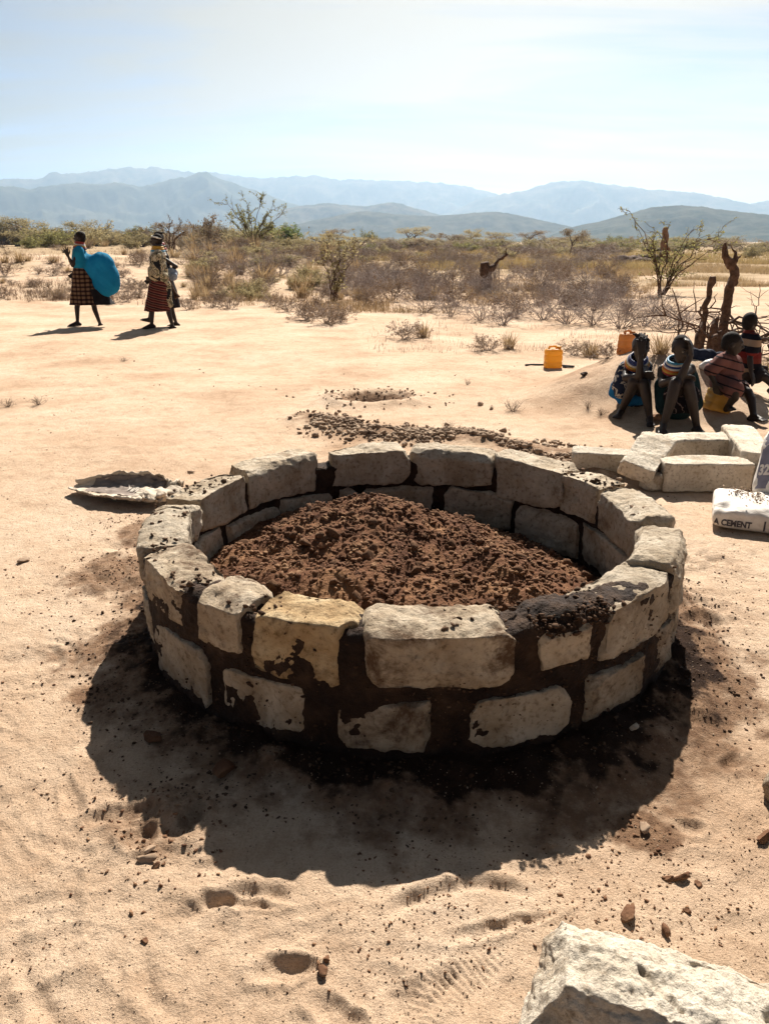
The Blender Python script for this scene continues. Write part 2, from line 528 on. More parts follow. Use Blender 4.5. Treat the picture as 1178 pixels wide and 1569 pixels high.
def build_ground():
    rad = [0.0, 0.25, 0.5, 0.7, 0.85]
    r = 0.95
    while r < 34: rad.append(r); r *= 1.0052
    while r < 400: rad.append(r); r *= 1.02
    while r < 10800: rad.append(r); r *= 1.12
    rad.append(10800.0)
    rad = np.array(rad)
    fine = np.arange(-36, 36.001, 0.13)
    coarse = np.arange(39, 322, 3.0)
    ang = np.radians(np.concatenate([fine, coarse]))      # clockwise from +Y
    nr, na = len(rad) - 1, len(ang)
    rr, aa = np.meshgrid(rad[1:], ang, indexing='ij')
    x = (rr * np.sin(aa)).ravel(); y = (rr * np.cos(aa)).ravel()
    z = ground_h(x, y)
    V = np.vstack([[[0, 0, float(z[:na].mean())]], np.column_stack([x, y, z])])
    i = np.arange(nr - 1)[:, None]; j = np.arange(na)[None, :]; j2 = (j + 1) % na
    F = np.stack([1 + i * na + j, 1 + (i + 1) * na + j, 1 + (i + 1) * na + j2, 1 + i * na + j2], -1).reshape(-1, 4)[:, ::-1]
    tri = [(0, 1 + k, 1 + (k + 1) % na) for k in range(na)]
    tri = np.array([(a, b, c, c) for a, c, b in tri])
    me = bpy.data.meshes.new('ground')
    me.vertices.add(len(V)); me.vertices.foreach_set('co', V.astype(np.float32).ravel())
    nl = F.size + 3 * len(tri)
    me.loops.add(nl)
    me.loops.foreach_set('vertex_index', np.concatenate([F.ravel(), tri[:, :3].ravel()]).astype(np.int32))
    me.polygons.add(len(F) + len(tri))
    me.polygons.foreach_set('loop_start', np.concatenate([np.arange(0, F.size, 4), F.size + 3 * np.arange(len(tri))]).astype(np.int32))
    me.polygons.foreach_set('use_smooth', np.ones(len(F) + len(tri), bool))
    me.update(calc_edges=True)
    # what lies on the sand: x damp mud, y dark crumbled soil, z plant litter
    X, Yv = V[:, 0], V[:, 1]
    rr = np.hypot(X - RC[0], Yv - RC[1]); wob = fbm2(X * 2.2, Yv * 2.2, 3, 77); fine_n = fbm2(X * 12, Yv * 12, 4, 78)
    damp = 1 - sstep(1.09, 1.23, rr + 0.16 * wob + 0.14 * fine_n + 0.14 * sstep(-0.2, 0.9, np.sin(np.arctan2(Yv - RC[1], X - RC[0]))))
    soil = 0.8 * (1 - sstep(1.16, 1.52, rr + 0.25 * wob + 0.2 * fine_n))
    for px, py, rad_, amt in ((190, 880, .26, .7), (230, 820, .2, .7), (215, 1262, .15, .55), (310, 1255, .12, .4), (1075, 940, .25, .35), (1040, 1080, .25, .3), (1080, 860, .25, .3),
                              (155, 1065, .10, .9), (985, 1275, .08, .9)):
        g = _g(px, py); q = np.hypot(X - g[0], Yv - g[1])
        soil = np.maximum(soil, amt * sstep(0.0, 0.5, np.exp(-(q / rad_) ** 2) + 0.45 * fine_n - 0.15))
    gd = seg_dist(X, Yv, gravel_path)
    soil = np.maximum(soil, 0.62 * sstep(0.2, 0.8, np.exp(-(gd / 0.22) ** 2) + 0.55 * fine_n))
    q = np.hypot((X - pit[0]) / 1.5, Yv - pit[1])
    soil = np.maximum(soil, 1.0 * sstep(0.2, 0.8, np.exp(-(q / 0.3) ** 2) + 0.3 * fine_n))
    soil = np.maximum(soil, 0.42 * sstep(0.03, 0.16, heap_h(X, Yv)) * (0.85 + 0.3 * fine_n))
    d = np.hypot(X, Yv)
    lit = sstep(16, 30, Yv) * sstep(-0.25, 0.35, fbm2(X * 0.35, Yv * 0.35, 4, 79) + 0.9 * sstep(26, 55, Yv) - 0.35 * sstep(-4, -9, X) * (1 - sstep(30, 45, Yv)))
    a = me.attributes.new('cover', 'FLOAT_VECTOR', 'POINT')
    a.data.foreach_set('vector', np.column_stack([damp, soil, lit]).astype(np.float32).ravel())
    o = bpy.data.objects.new('ground', me)
    return link(o)

def ground_mat():
    m, nt, N, L, b = newmat('sand', 0.95, 0.08)
    tcn = N.new('ShaderNodeTexCoord'); co = tcn.outputs['Object']
    n1 = noise_node(N, L, co, 0.9, 6, 0.6, 0.3)
    r1 = ramp(N, [(0.30, (0.43, 0.29, 0.192)), (0.5, (0.55, 0.402, 0.285)), (0.7, (0.62, 0.48, 0.36))])
    L.new(n1.outputs['Fac'], r1.inputs[0])
    n2 = noise_node(N, L, co, 9, 7, 0.68, 0.5)
    r2 = ramp(N, [(0.30, (0.66, 0.59, 0.53)), (0.55, (1, 1, 1))])
    L.new(n2.outputs['Fac'], r2.inputs[0])
    c = mixcol(N, L, 0.55, r1.outputs[0], r2.outputs[0], 'MULTIPLY')
    n3 = noise_node(N, L, co, 150, 5, 0.8)
    r3 = ramp(N, [(0.32, (0.48, 0.40, 0.33)), (0.5, (1, 1, 1)), (0.7, (1.2, 1.2, 1.2))])
    L.new(n3.outputs['Fac'], r3.inputs[0])
    c = mixcol(N, L, 0.5, c, r3.outputs[0], 'MULTIPLY')
    at_ = N.new('ShaderNodeAttribute'); at_.attribute_name = 'cover'
    sp = N.new('ShaderNodeSeparateXYZ'); L.new(at_.outputs['Vector'], sp.inputs[0])
    nl = noise_node(N, L, co, 1.2, 6, 0.65)
    rl = ramp(N, [(0.3, (0.22, 0.155, 0.085)), (0.7, (0.38, 0.275, 0.165))])
    L.new(nl.outputs['Fac'], rl.inputs[0])
    nk = noise_node(N, L, co, 30, 6, 0.75)
    def crisp(sock, width):
        ad = N.new('ShaderNodeMath'); ad.operation = 'MULTIPLY_ADD'; ad.inputs[1].default_value = 1.1; L.new(nk.outputs['Fac'], ad.inputs[0]); L.new(sock, ad.inputs[2])
        mr = N.new('ShaderNodeMapRange'); mr.interpolation_type = 'SMOOTHSTEP'
        mr.inputs['From Min'].default_value = 1.05 - width; mr.inputs['From Max'].default_value = 1.05 + width; L.new(ad.outputs[0], mr.inputs[0])
        return mr.outputs[0]
    ml = N.new('ShaderNodeMath'); ml.operation = 'MULTIPLY'; ml.inputs[1].default_value = 0.85
    L.new(sp.outputs['Z'], ml.inputs[0])
    c = mixcol(N, L, ml.outputs[0], c, rl.outputs[0])
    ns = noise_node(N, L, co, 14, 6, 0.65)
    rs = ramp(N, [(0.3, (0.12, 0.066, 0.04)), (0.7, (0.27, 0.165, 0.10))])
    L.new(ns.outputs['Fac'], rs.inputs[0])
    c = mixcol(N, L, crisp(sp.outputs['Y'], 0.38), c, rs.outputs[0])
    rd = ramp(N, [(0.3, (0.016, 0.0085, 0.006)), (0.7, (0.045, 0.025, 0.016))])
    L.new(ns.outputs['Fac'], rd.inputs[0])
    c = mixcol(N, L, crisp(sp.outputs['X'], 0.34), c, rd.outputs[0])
    L.new(c, b.inputs['Base Color'])
    nb = noise_node(N, L, co, 38, 6, 0.7)
    b1 = bump_node(N, L, nb.outputs['Fac'], b, 0.8, 0.022)
    nb2 = noise_node(N, L, co, 170, 4, 0.75)
    bump_node(N, L, nb2.outputs['Fac'], b, 0.9, 0.006, b1)
    return m

ground = build_ground()
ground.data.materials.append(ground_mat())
tag(ground, kind='structure')

# ------------------------------------------------------------------ mountains
def mountain(name, label, prof, dist, depth, c1, c2, seed, rough_amp, pad=(None, None)):
    prof = np.array(prof, float)
    xs = np.arange(prof[0, 0] - 260, prof[-1, 0] + 260, 3.0)
    py = np.interp(xs, prof[:, 0], prof[:, 1])
    k = np.exp(-np.linspace(-2, 2, 9) ** 2); k /= k.sum()
    py = np.convolve(np.pad(py, 4, mode='edge'), k, 'valid')
    el = np.array([ray(a, b) for a, b in zip(xs, py)])
    az = np.arctan2(el[:, 0], el[:, 1]); hor = np.hypot(el[:, 0], el[:, 1])
    top = np.maximum(EYE + dist * el[:, 2] / hor, 5.0)
    if pad[0] is not None: top = top * sstep(prof[0, 0] - 180, prof[0, 0] + pad[0], xs)
    if pad[1] is not None: top = top * (1 - sstep(prof[-1, 0] - pad[1], prof[-1, 0] + 180, xs))
    ts = np.linspace(-1, 1, 61)
    A, T = np.meshgrid(az, ts, indexing='ij'); TOP = np.repeat(top[:, None], 61, 1)
    D = dist + depth * T
    X = D * np.sin(A); Yy = D * np.cos(A)
    sc = 1.0 / (depth * 0.35)
    n = fbm2(X * sc, Yy * sc, 6, seed, 0.55, True)
    crest = 1 - np.abs(T)
    body = sstep(0, 1, crest) ** 0.8
    Z = TOP * body * (1 - 0.75 * rough_amp * (1 - n) * (1 - body ** 3) * 0.7) + TOP * 0.045 * fbm2(X * sc * 6, Yy * sc * 6, 5, seed + 9, 0.6) * sstep(0, 0.4, crest)
    Z = np.where(np.abs(T) > 0.999, -8, Z - 4 * (1 - sstep(0, .2, crest)))
    na, nt_ = len(xs), 61
    V = np.column_stack([X.ravel(), Yy.ravel(), Z.ravel()])
    i = np.arange(na - 1)[:, None]; j = np.arange(nt_ - 1)[None, :]
    F = np.stack([i * nt_ + j, i * nt_ + j + 1, (i + 1) * nt_ + j + 1, (i + 1) * nt_ + j], -1).reshape(-1, 4)[:, ::-1]
    m, nt, N, L, b = newmat(name, 1.0, 0.0)
    tcn = N.new('ShaderNodeTexCoord')
    nn = noise_node(N, L, tcn.outputs['Object'], 0.012 if dist < 5000 else 0.004, 8, 0.7)
    r = ramp(N, [(0.38, c1), (0.62, c2)]); L.new(nn.outputs['Fac'], r.inputs[0]); L.new(r.outputs[0], b.inputs['Base Color'])
    o = mesh_obj(name, V, F, m)
    tag(o, label, None, None, 'structure')
    return o

mountain('mountain_range', 'pale blue long mountain range on the horizon',
         [(-300, 285), (-60, 280), (0, 276), (30, 274), (55, 277), (80, 265), (120, 267), (160, 260), (200, 257), (245, 257), (300, 264), (340, 266), (400, 274), (440, 271), (480, 269), (520, 276), (600, 277), (680, 280), (720, 288), (765, 299), (800, 310), (850, 330)],
         9000, 1400, (0.05, 0.055, 0.04), (0.16, 0.13, 0.09), 3, 1.0, (None, 30))
mountain('mountain_range', 'pale blue broad mountain behind the hill on the horizon, with its rounded top',
         [(690, 318), (730, 306), (765, 299), (800, 293), (850, 279), (890, 276), (940, 284), (1000, 291), (1060, 295), (1110, 304), (1150, 313), (1200, 318), (1300, 326)],
         8000, 1250, (0.05, 0.055, 0.04), (0.16, 0.13, 0.09), 13, 1.0, (60, 60))
mountain('mountain', 'low blue mountain end at the edge of the horizon beyond the hill', [(1090, 325), (1130, 316), (1165, 309), (1200, 306), (1300, 300)], 8600, 900, (0.05, 0.055, 0.04), (0.16, 0.13, 0.09), 14, 1.0, (30, None))
mountain('mountain', 'blue mountain with pointed peak behind the green acacia',
         [(-300, 300), (-60, 292), (0, 285), (50, 290), (100, 281), (150, 282), (190, 279), (215, 287), (250, 279), (285, 271), (312, 263), (345, 277), (390, 291), (430, 307), (470, 318), (520, 340)],
         6300, 1050, (0.045, 0.05, 0.03), (0.11, 0.098, 0.07), 23, 1.0, (None, 40))
mountain('hill', 'low blue-grey hills in the middle of the horizon', [(400, 345), (430, 322), (460, 316), (500, 311), (530, 314), (560, 317), (600, 309), (630, 318), (670, 328), (720, 345)], 4900, 700, (0.045, 0.05, 0.03), (0.15, 0.12, 0.08), 33, 1.0, (20, 20))
mountain('hill', 'low bushy grey hills above the far trees', [(420, 352), (470, 340), (520, 330), (560, 323), (600, 328), (650, 331), (700, 329), (750, 324), (790, 329), (830, 338), (870, 346), (920, 360)], 3600, 520, (0.04, 0.042, 0.024), (0.11, 0.098, 0.066), 43, 0.9, (20, 20))
mountain('hill', 'dark blue-grey rounded hill behind the thorn sapling', [(830, 365), (880, 347), (920, 339), (960, 328), (1000, 318), (1040, 314), (1080, 318), (1120, 324), (1178, 329), (1260, 338), (1400, 350)], 2900, 560, (0.035, 0.04, 0.022), (0.095, 0.088, 0.06), 53, 0.9, (20, None))

# ------------------------------------------------------------------ haze
def haze_box():
    V = [(x, y, z) for z in (-12, 1000) for y in (-11200, 11200) for x in (-11200, 11200)]
    F = [(0, 2, 3, 1), (4, 5, 7, 6), (0, 1, 5, 4), (2, 6, 7, 3), (0, 4, 6, 2), (1, 3, 7, 5)]
    m = bpy.data.materials.new('haze'); m.use_nodes = True
    N, L = m.node_tree.nodes, m.node_tree.links
    N.clear()
    out = N.new('ShaderNodeOutputMaterial'); v = N.new('ShaderNodeVolumePrincipled')
    v.inputs['Color'].default_value = (0.50, 0.69, 0.92, 1)
    v.inputs['Absorption Color'].default_value = (0.0, 0.0, 0.0, 1)
    v.inputs['Density'].default_value = 1.1e-4
    v.inputs['Anisotropy'].default_value = 0.4
    L.new(v.outputs[0], out.inputs['Volume'])
    o = mesh_obj('haze', V, F, m, smooth=False)
    tag(o, 'thin dry haze over the plain and mountains', None, None, 'stuff')
haze_box()

# ------------------------------------------------------------------ rough stone blocks
_bg = {}
def box_grid(nx, ny, nz):
    key = (nx, ny, nz)
    if key in _bg: return _bg[key]
    n = np.array([nx, ny, nz]); quads = []
    for ax in range(3):
        b, c = (ax + 1) % 3, (ax + 2) % 3
        I, J = np.meshgrid(np.arange(n[b]), np.arange(n[c]), indexing='ij')
        for side in (0, 1):
            q = []
            for du, dv in ((0, 0), (1, 0), (1, 1), (0, 1)):
                p = np.zeros(I.shape + (3,), int)
                p[..., ax] = n[ax] * side; p[..., b] = I + du; p[..., c] = J + dv
                q.append(p)
            q = np.stack(q, 2).reshape(-1, 4, 3)
            if side == 0: q = q[:, ::-1]
            quads.append(q)
    Q = np.vstack(quads)
    code = (Q[..., 0] * 10007 + Q[..., 1]) * 10007 + Q[..., 2]
    u, inv = np.unique(code.ravel(), return_inverse=True)
    pz = u % 10007; py = (u // 10007) % 10007; px = u // (10007 * 10007)
    U = np.column_stack([px, py, pz]) / n * 2.0 - 1.0
    _bg[key] = (U, inv.reshape(-1, 4))
    return _bg[key]

def rough_block(dims, seed, step=0.011, rnd=0.02, amp=0.006, chips=10, chipd=0.03, cleave=0.012):
    rg = np.random.default_rng(seed)
    h = np.array(dims) / 2.0
    n = np.maximum(3, np.round(np.array(dims) / step)).astype(int)
    U, F = box_grid(*n)
    P = U * h
    core = np.clip(P, -(h - rnd), h - rnd); d = P - core
    ln = np.linalg.norm(d, axis=1)[:, None]
    P = core + d / np.maximum(ln, 1e-9) * rnd
    nrm = d / np.maximum(ln, 1e-9)
    for k in range(chips + 4):
        if k < 4:
            v = np.zeros(3); v[rg.choice([1, 2, 2])] = rg.choice([-1, 1]); v += rg.normal(0, 0.09, 3); dep = rg.uniform(0, cleave)
        else:
            v = rg.choice([-1, 1], 3) * (rg.random(3) ** 0.6); v[rg.integers(3)] *= rg.choice([0, 0.25, 1]); dep = rg.uniform(0.2, 1) * chipd
        v /= np.linalg.norm(v) + 1e-9
        dd = P @ v - ((np.abs(v) * h).sum() - rnd * 0.35 * (np.abs(v).sum() - 1) - dep)
        dd = dd + 0.004 * fbm3(P[:, 0] * 30, P[:, 1] * 30, P[:, 2] * 30, 2, seed + k)
        P = P - np.maximum(dd, 0)[:, None] * v
    s = seed * 1.37
    nz = amp * (1.3 * fbm3(P[:, 0] * 9 + s, P[:, 1] * 9, P[:, 2] * 9, 3, seed) + 0.9 * fbm3(P[:, 0] * 34 + s, P[:, 1] * 34, P[:, 2] * 34, 4, seed + 5, 0.6))
    # flaked, ledgy relief of a hand-split face
    led = fbm3(P[:, 0] * 6 + s, P[:, 1] * 6, P[:, 2] * 11, 3, seed + 61)
    q = led * 5; led = (np.floor(q) + sstep(0.55, 1.0, q - np.floor(q))) / 5
    pit_ = np.clip(fbm3(P[:, 0] * 60, P[:, 1] * 60, P[:, 2] * 60, 2, seed + 63) - 0.35, 0, 1)
    nz = nz + amp * 1.7 * led - amp * 1.2 * pit_
    return P + nrm * nz[:, None], F

ico_cache = {}
def ico(sub):
    if sub not in ico_cache:
        bm = bmesh.new(); bmesh.ops.create_icosphere(bm, subdivisions=sub, radius=1.0)
        V = np.array([v.co[:] for v in bm.verts]); F = np.array([[v.index for v in f.verts] for f in bm.faces]); bm.free()
        ico_cache[sub] = (V, F)
    return ico_cache[sub]

def rocks(pts, sizes, seed, sub=1, flat=0.7, rough=0.35, nvar=14):
    """one mesh of many lumps; pts (n,3), sizes (n,)"""
    rg = np.random.default_rng(seed); V0, F0 = ico(sub); out = []
    var = []
    for k in range(nvar):
        d = V0 * (1 + rough * rg.normal(0, 0.5, (len(V0), 1)))
        for c in range(7):
            v = rg.normal(0, 1, 3); v /= np.linalg.norm(v)
            dd = d @ v - rg.uniform(0.30, 0.75); d = d - np.maximum(dd, 0)[:, None] * v
        var.append(d * np.array([1.25, rg.uniform(.6, 1.1), rg.uniform(flat * .7, flat * 1.25)]))
    n = len(pts); Vs = np.empty((n, len(V0), 3))
    a = rg.uniform(0, 6.28, n); t = rg.normal(0, 0.35, n)
    for i in range(n):
        d = var[i % nvar]
        ca, sa, ct, st = math.cos(a[i]), math.sin(a[i]), math.cos(t[i]), math.sin(t[i])
        Rm = np.array([[ca, -sa, 0], [sa, ca, 0], [0, 0, 1]]) @ np.array([[1, 0, 0], [0, ct, -st], [0, st, ct]])
        Vs[i] = d @ Rm.T * sizes[i] + pts[i]
    F = (F0[None] + (np.arange(n) * len(V0))[:, None, None]).reshape(-1, 3)
    return Vs.reshape(-1, 3), F

# ------------------------------------------------------------------ the ring wall
ring = empty('stone_ring', (RC[0], RC[1], 0))
tag(ring, 'round low wall of rough pale stones and dark wet mud mortar, two courses high', 'wall')
RM = (R_OUT + R_IN) / 2; TH = R_OUT - R_IN

def ring_stone(t0, t1, z0, z1, seed, mat='stone', tilt=0.0, dr=0.0, th=None, label=None):
    th = th or TH + .010
    ex = .45 if t0 < 330 else -.4
    t0 -= ex; t1 += ex; z0 -= .006; z1 += .002
    L_ = RM * R(t1 - t0)
    V, F = rough_block((L_, th, z1 - z0), seed, 0.008, 0.004, 0.0085, 20, 0.034, 0.012)
    tm = R((t0 + t1) / 2)
    zc = (z0 + z1) / 2
    ang = tm + V[:, 0] / RM
    r = RM + dr + V[:, 1]
    c, s = math.cos(tm), math.sin(tm)
    # follow the curve only in part: each block is hewn straight
    cx = RM + dr; loc_t = V[:, 0]; loc_r = V[:, 1] - 0.55 * loc_t ** 2 / (2 * RM)
    X = (cx + loc_r) * c - loc_t * s; Yv = (cx + loc_r) * s + loc_t * c
    Z = zc + V[:, 2] + tilt * loc_t
    o0 = np.array([cx * c, cx * s, zc])
    o = mesh_obj('stone', np.column_stack([X, Yv, Z]) - o0, F, M[mat], ring)
    o.location = o0
    if label: o['label'] = label
    return o

TOPS = [(180, 203, .285, .45, 'stone', 0), (205, 226, .27, .452, 'stone_mud', .02), (229, 239.5, .265, .455, 'stone_mud', 0), (241.5, 259, .255, .452, 'stone_ochre', 0),
        (261, 285.2, .27, .447, 'stone_mud', 0), (289, 300, .26, .425, 'stone_mud', 0), (302, 324, .25, .455, 'stone', 0), (326, 350, .25, .455, 'stone', 0),
        (352, 378, .26, .458, 'stone', 0), (379.3, 394, .275, .452, 'stone', 0), (395, 420.3, .255, .46, 'stone', .02), (421, 448, .285, .462, 'stone', 0),
        (448.7, 474, .29, .46, 'stone', 0), (478.5, 506, .285, .468, 'stone', -.02), (507.3, 532, .28, .468, 'stone', 0), (534, 539.3, .29, .46, 'stone', 0)]
for k, (a, b, z0, z1, m_, tl) in enumerate(TOPS):
    ring_stone(a, b, z0, z1, 100 + k, m_, tl, dr=random.uniform(-.006, .006),
               label='ochre brown stone in the near face' if m_ == 'stone_ochre' else None)
BOTS = [(182, 208, .03, .25, 'stone'), (210, 231.5, .035, .245, 'stone'), (234, 252.6, .055, .235, 'stone'), (256.5, 273, .06, .215, 'stone_mud'), (277.5, 296.5, .055, .215, 'stone'),
        (299.5, 316, .04, .235, 'stone_mud'), (318.5, 332, .03, .235, 'stone_mud'), (334, 352, .02, .23, 'stone'), (354, 385.5, .03, .25, 'stone'), (387, 411.5, .03, .245, 'stone'),
        (413.5, 435.5, .08, .27, 'stone'), (441, 464, .08, .265, 'stone'), (465.5, 472, .14, .27, 'stone'), (475, 494, .1, .265, 'stone'), (495, 518, .1, .268, 'stone'), (519, 540.5, .1, .27, 'stone')]
for k, (a, b, z0, z1, m_) in enumerate(BOTS):
    ring_stone(a, b, z0, z1, 200 + k, m_, random.uniform(-.02, .02), dr=random.uniform(-.010, .003))

def ring_mortar():
    nt_, prof = 620, []
    # cross section: outer foot up, over the top, inner down
    for z in np.linspace(-0.06, 0.425, 44): prof.append((R_OUT - 0.012 + 0.05 * max(0, 0.07 - z) / 0.13, z, 0))
    for r in np.linspace(R_OUT - 0.02, R_IN + 0.02, 13)[1:-1]: prof.append((r, 0.432, 1))
    for z in np.linspace(0.425, -0.06, 36): prof.append((R_IN + 0.016, z, 2))
    prof = np.array(prof); npf = len(prof)
    th = np.arange(nt_) * 2 * math.pi / nt_
    T, I = np.meshgrid(th, np.arange(npf), indexing='ij')
    r = prof[I, 0]; z = prof[I, 1]; kd = prof[I, 2]
    front = sstep(-0.35, 0.35, -np.sin(T))                       # nearer side carries more mud
    X0 = r * np.cos(T); Y0 = r * np.sin(T)
    n = fbm3(X0 * 11, Y0 * 11, z * 11, 5, 301, 0.6); nb = fbm3(X0 * 4, Y0 * 4, z * 4, 3, 311); nf = fbm3(X0 * 40, Y0 * 40, z * 40, 3, 321, 0.6)
    out = np.where(kd == 0, 0.010 * n + (0.020 * nb + 0.0035) * front + 0.008 * nf - 0.006 * (1 - front), 0)
    inn = np.where(kd == 2, -(0.007 * n + 0.004 * nf - 0.004), 0)
    r = r + out + inn
    top_low = 0.03 * (1 - front) + 0.012
    z = z + np.where(kd == 1, 0.020 * n + 0.014 * nf - top_low + 0.026 * np.maximum(nb, 0) + 0.006 * front + 0.034 * np.exp(-((np.degrees(T) - 295) / 6.5) ** 2), 0) + np.where(kd == 1, 0, -sstep(0.33, 0.43, z) * top_low)
    V = np.column_stack([(r * np.cos(T)).ravel(), (r * np.sin(T)).ravel(), z.ravel()])
    i = np.arange(nt_)[:, None]; j = np.arange(npf - 1)[None, :]; i2 = (i + 1) % nt_
    F = np.stack([i * npf + j, i2 * npf + j, i2 * npf + j + 1, i * npf + j + 1], -1).reshape(-1, 4)
    o = mesh_obj('mortar', V, F, M['mortar'], ring)
    # crumbs of mud stuck on the top
    pts, sz = [], []
    for k in range(900):
        t = rng.uniform(0, 2 * math.pi); dens = fbm2(math.cos(t) * 6 + 4, math.sin(t) * 6, 3, 44)
        fr = -math.sin(t)
        if dens + 0.25 * fr + (0.45 if -1.35 < t - 2 * math.pi < -0.95 else 0) < 0.05: continue
        rr_ = rng.uniform(R_IN + .01, R_OUT - .0); pts.append((rr_ * math.cos(t), rr_ * math.sin(t), Z_TOP + rng.uniform(-.012, .004))); sz.append(rng.uniform(.004, .013) * (1.5 if rng.random() < .1 else 1))
    for k in range(2600):                                           # crumbly face of the joints
        t = R(rng.uniform(175, 365)); z = rng.uniform(.0, .41); rr_ = R_OUT - .012 + .05 * max(0, .07 - z) / .13 + rng.uniform(-.006, .010); pts.append((rr_ * math.cos(t), rr_ * math.sin(t), z)); sz.append(.002 + .007 * rng.random() ** 2.5)
    for k in range(240):                                            # thick daub on the short stone at the near right
        t = R(rng.uniform(288, 304)); rr_ = rng.uniform(R_OUT - .06, R_OUT + .012); pts.append((rr_ * math.cos(t), rr_ * math.sin(t), rng.uniform(.395, .445) if rr_ > R_OUT - .01 else rng.uniform(.43, .458))); sz.append(.004 + .010 * rng.random() ** 2)
    V, F = rocks(np.array(pts), np.array(sz), 5, 1)
    c = mesh_obj('mortar_crumbs', V, F, M['crumb'], ring, smooth=False); c['kind'] = 'stuff'
ring_mortar()

# ------------------------------------------------------------------ soil mound inside the ring
def soil_mound():
    root = empty('soil_mound', (RC[0], RC[1], 0))
    tag(root, 'heap of dug red-brown clods filling the inside of the stone ring', 'soil heap')
    n = 240
    g = np.linspace(-0.97, 0.97, n); X, Yv = np.meshgrid(g, g, indexing='ij')
    pk = np.array([-0.21, 0.37])
    def hh(X, Yv):
        u = X - pk[0]; v = Yv - pk[1]
        ux = np.where(u > 0, u / 1.02, -u / 0.98); vy = np.where(v > 0, v / 0.62, -v / 1.75)
        q = np.sqrt(ux ** 2 + vy ** 2)
        z = 0.03 + 0.36 * np.clip(1 - q, 0, 1) ** 0.92
        # broad shoulder to the right
        z = np.maximum(z, 0.03 + 0.27 * np.clip(1 - np.sqrt(((X - 0.32) / 0.62) ** 2 + ((Yv + 0.05) / 0.8) ** 2), 0, 1) ** 0.8)
        z = z + 0.05 * fbm2(X * 5, Yv * 5, 3, 401) * sstep(0.02, 0.12, z) + 0.026 * fbm2(X * 13, Yv * 13, 4, 402, 0.62) * (0.4 + z * 2)
        return z
    Z = hh(X, Yv)
    V = np.column_stack([X.ravel(), Yv.ravel(), Z.ravel()])
    i = np.arange(n - 1)[:, None]; j = np.arange(n - 1)[None, :]
    F = np.stack([i * n + j, (i + 1) * n + j, (i + 1) * n + j + 1, i * n + j + 1], -1).reshape(-1, 4)
    cen = V[F].mean(1); F = F[np.hypot(cen[:, 0], cen[:, 1]) < 0.955]
    mesh_obj('soil', V, F, M['soil'], root)
    rg = np.random.default_rng(3)
    def scat(k, smin, smax, pw):
        P = rg.uniform(-0.9, 0.9, (k * 2, 2)); P = P[np.hypot(P[:, 0], P[:, 1]) < 0.885][:k]
        s = smin + (smax - smin) * rg.random(len(P)) ** pw
        z = hh(P[:, 0], P[:, 1])
        keep = rg.random(len(P)) < np.clip((z - 0.02) / 0.2, 0.25, 1)
        P, s, z = P[keep], s[keep], z[keep]
        return np.column_stack([P, z + s * 0.15]), s
    p, s = scat(5600, .0045, .016, 2.2)
    V, F = rocks(p, s, 8, 2, .8, .25)
    c = mesh_obj('small_clods', V, F, M['clod'], root, smooth=False); c['kind'] = 'stuff'
    p, s = scat(1300, .007, .017, 1.7)
    V, F = rocks(p, s, 9, 2, .8, .3)
    c = mesh_obj('middling_clods', V, F, M['clod'], root, smooth=False); c['kind'] = 'stuff'
    p, s = scat(420, .011, .034, 2.4)
    protos = []
    for k in range(10):
        V, F = rocks(np.zeros((1, 3)), np.ones(1), 900 + k, 2, 0.75, 0.22)
        V = V * (1 + 0.12 * fbm3(V[:, 0] * 4, V[:, 1] * 4, V[:, 2] * 4, 3, k)[:, None])
        o = mesh_obj('clod', V, F, M['clod'], root, smooth=False); protos.append(o)
    for k in range(min(300, len(p))):
        o = protos[k] if k < 10 else protos[k % 10].copy()
        if k >= 10: COL.objects.link(o); o.parent = root
        o.location = p[k]; o.scale = (s[k],) * 3; o.rotation_euler = (rg.normal(0, .4), rg.normal(0, .4), rg.uniform(0, 6.28))
    # a dry weed on the left flank of the heap
    return root
soil_mound()

# ------------------------------------------------------------------ loose stones, blocks and clods
def place_block(name, label, c, dims, rz, seed, mat='block', tilt=(0, 0), group=None, step=0.013, cat='stone block', **kw):
    V, F = rough_block(dims, seed, step, **kw)
    o = mesh_obj(name, V, F, M[mat])
    o.location = c; o.rotation_euler = (tilt[0], tilt[1], rz)
    return tag(o, label, cat, group)

place_block('stone_block', 'cut grey stone block with a smooth sunless face beside the cement bags', (2.04, 4.75, 0.092), (.55, .21, .185), R(-1), 501, rnd=.006, amp=.005, chips=9, chipd=.022, cleave=.006)
place_block('stone_block', 'rough stone block lying under the tilted slab, nearest the gravel', (1.50, 5.12, 0.075), (.42, .22, .155), R(-14), 502, rnd=.012, amp=.005, chips=6, chipd=.03)
place_block('stone_slab', 'rough stone slab tilted diagonally across the other blocks', (1.74, 4.93, 0.165), (.60, .23, .115), R(58), 503, tilt=(R(14), R(-9)), rnd=.012, amp=.008, chips=9, chipd=.035, cat='stone slab')
place_block('stone_block', 'stone block lying behind the smooth-faced block, below the seated women', (2.22, 5.34, 0.10), (.50, .24, .20), R(9), 504, rnd=.012, amp=.007, chips=7, chipd=.035, cleave=.02)
place_block('stone_block', 'pitted pale stone block lying end on beside the smooth-faced block', (2.50, 5.18, 0.115), (.21, .74, .225), R(-12), 505, tilt=(R(2), 0), rnd=.015, amp=.006, chips=6, chipd=.03)
place_block('stone', 'small grey stone wedged beneath the tilted slab', (1.72, 4.72, 0.05), (.15, .12, .11), R(20), 506, rnd=.03, amp=.006, chips=8, chipd=.03, cat='stone')
place_block('stone', 'shaded grey stone between the pitted block and the leaning cement bag', (2.50, 4.72, 0.07), (.16, .2, .14), R(35), 507, rnd=.03, amp=.006, chips=8, chipd=.03, cat='stone')
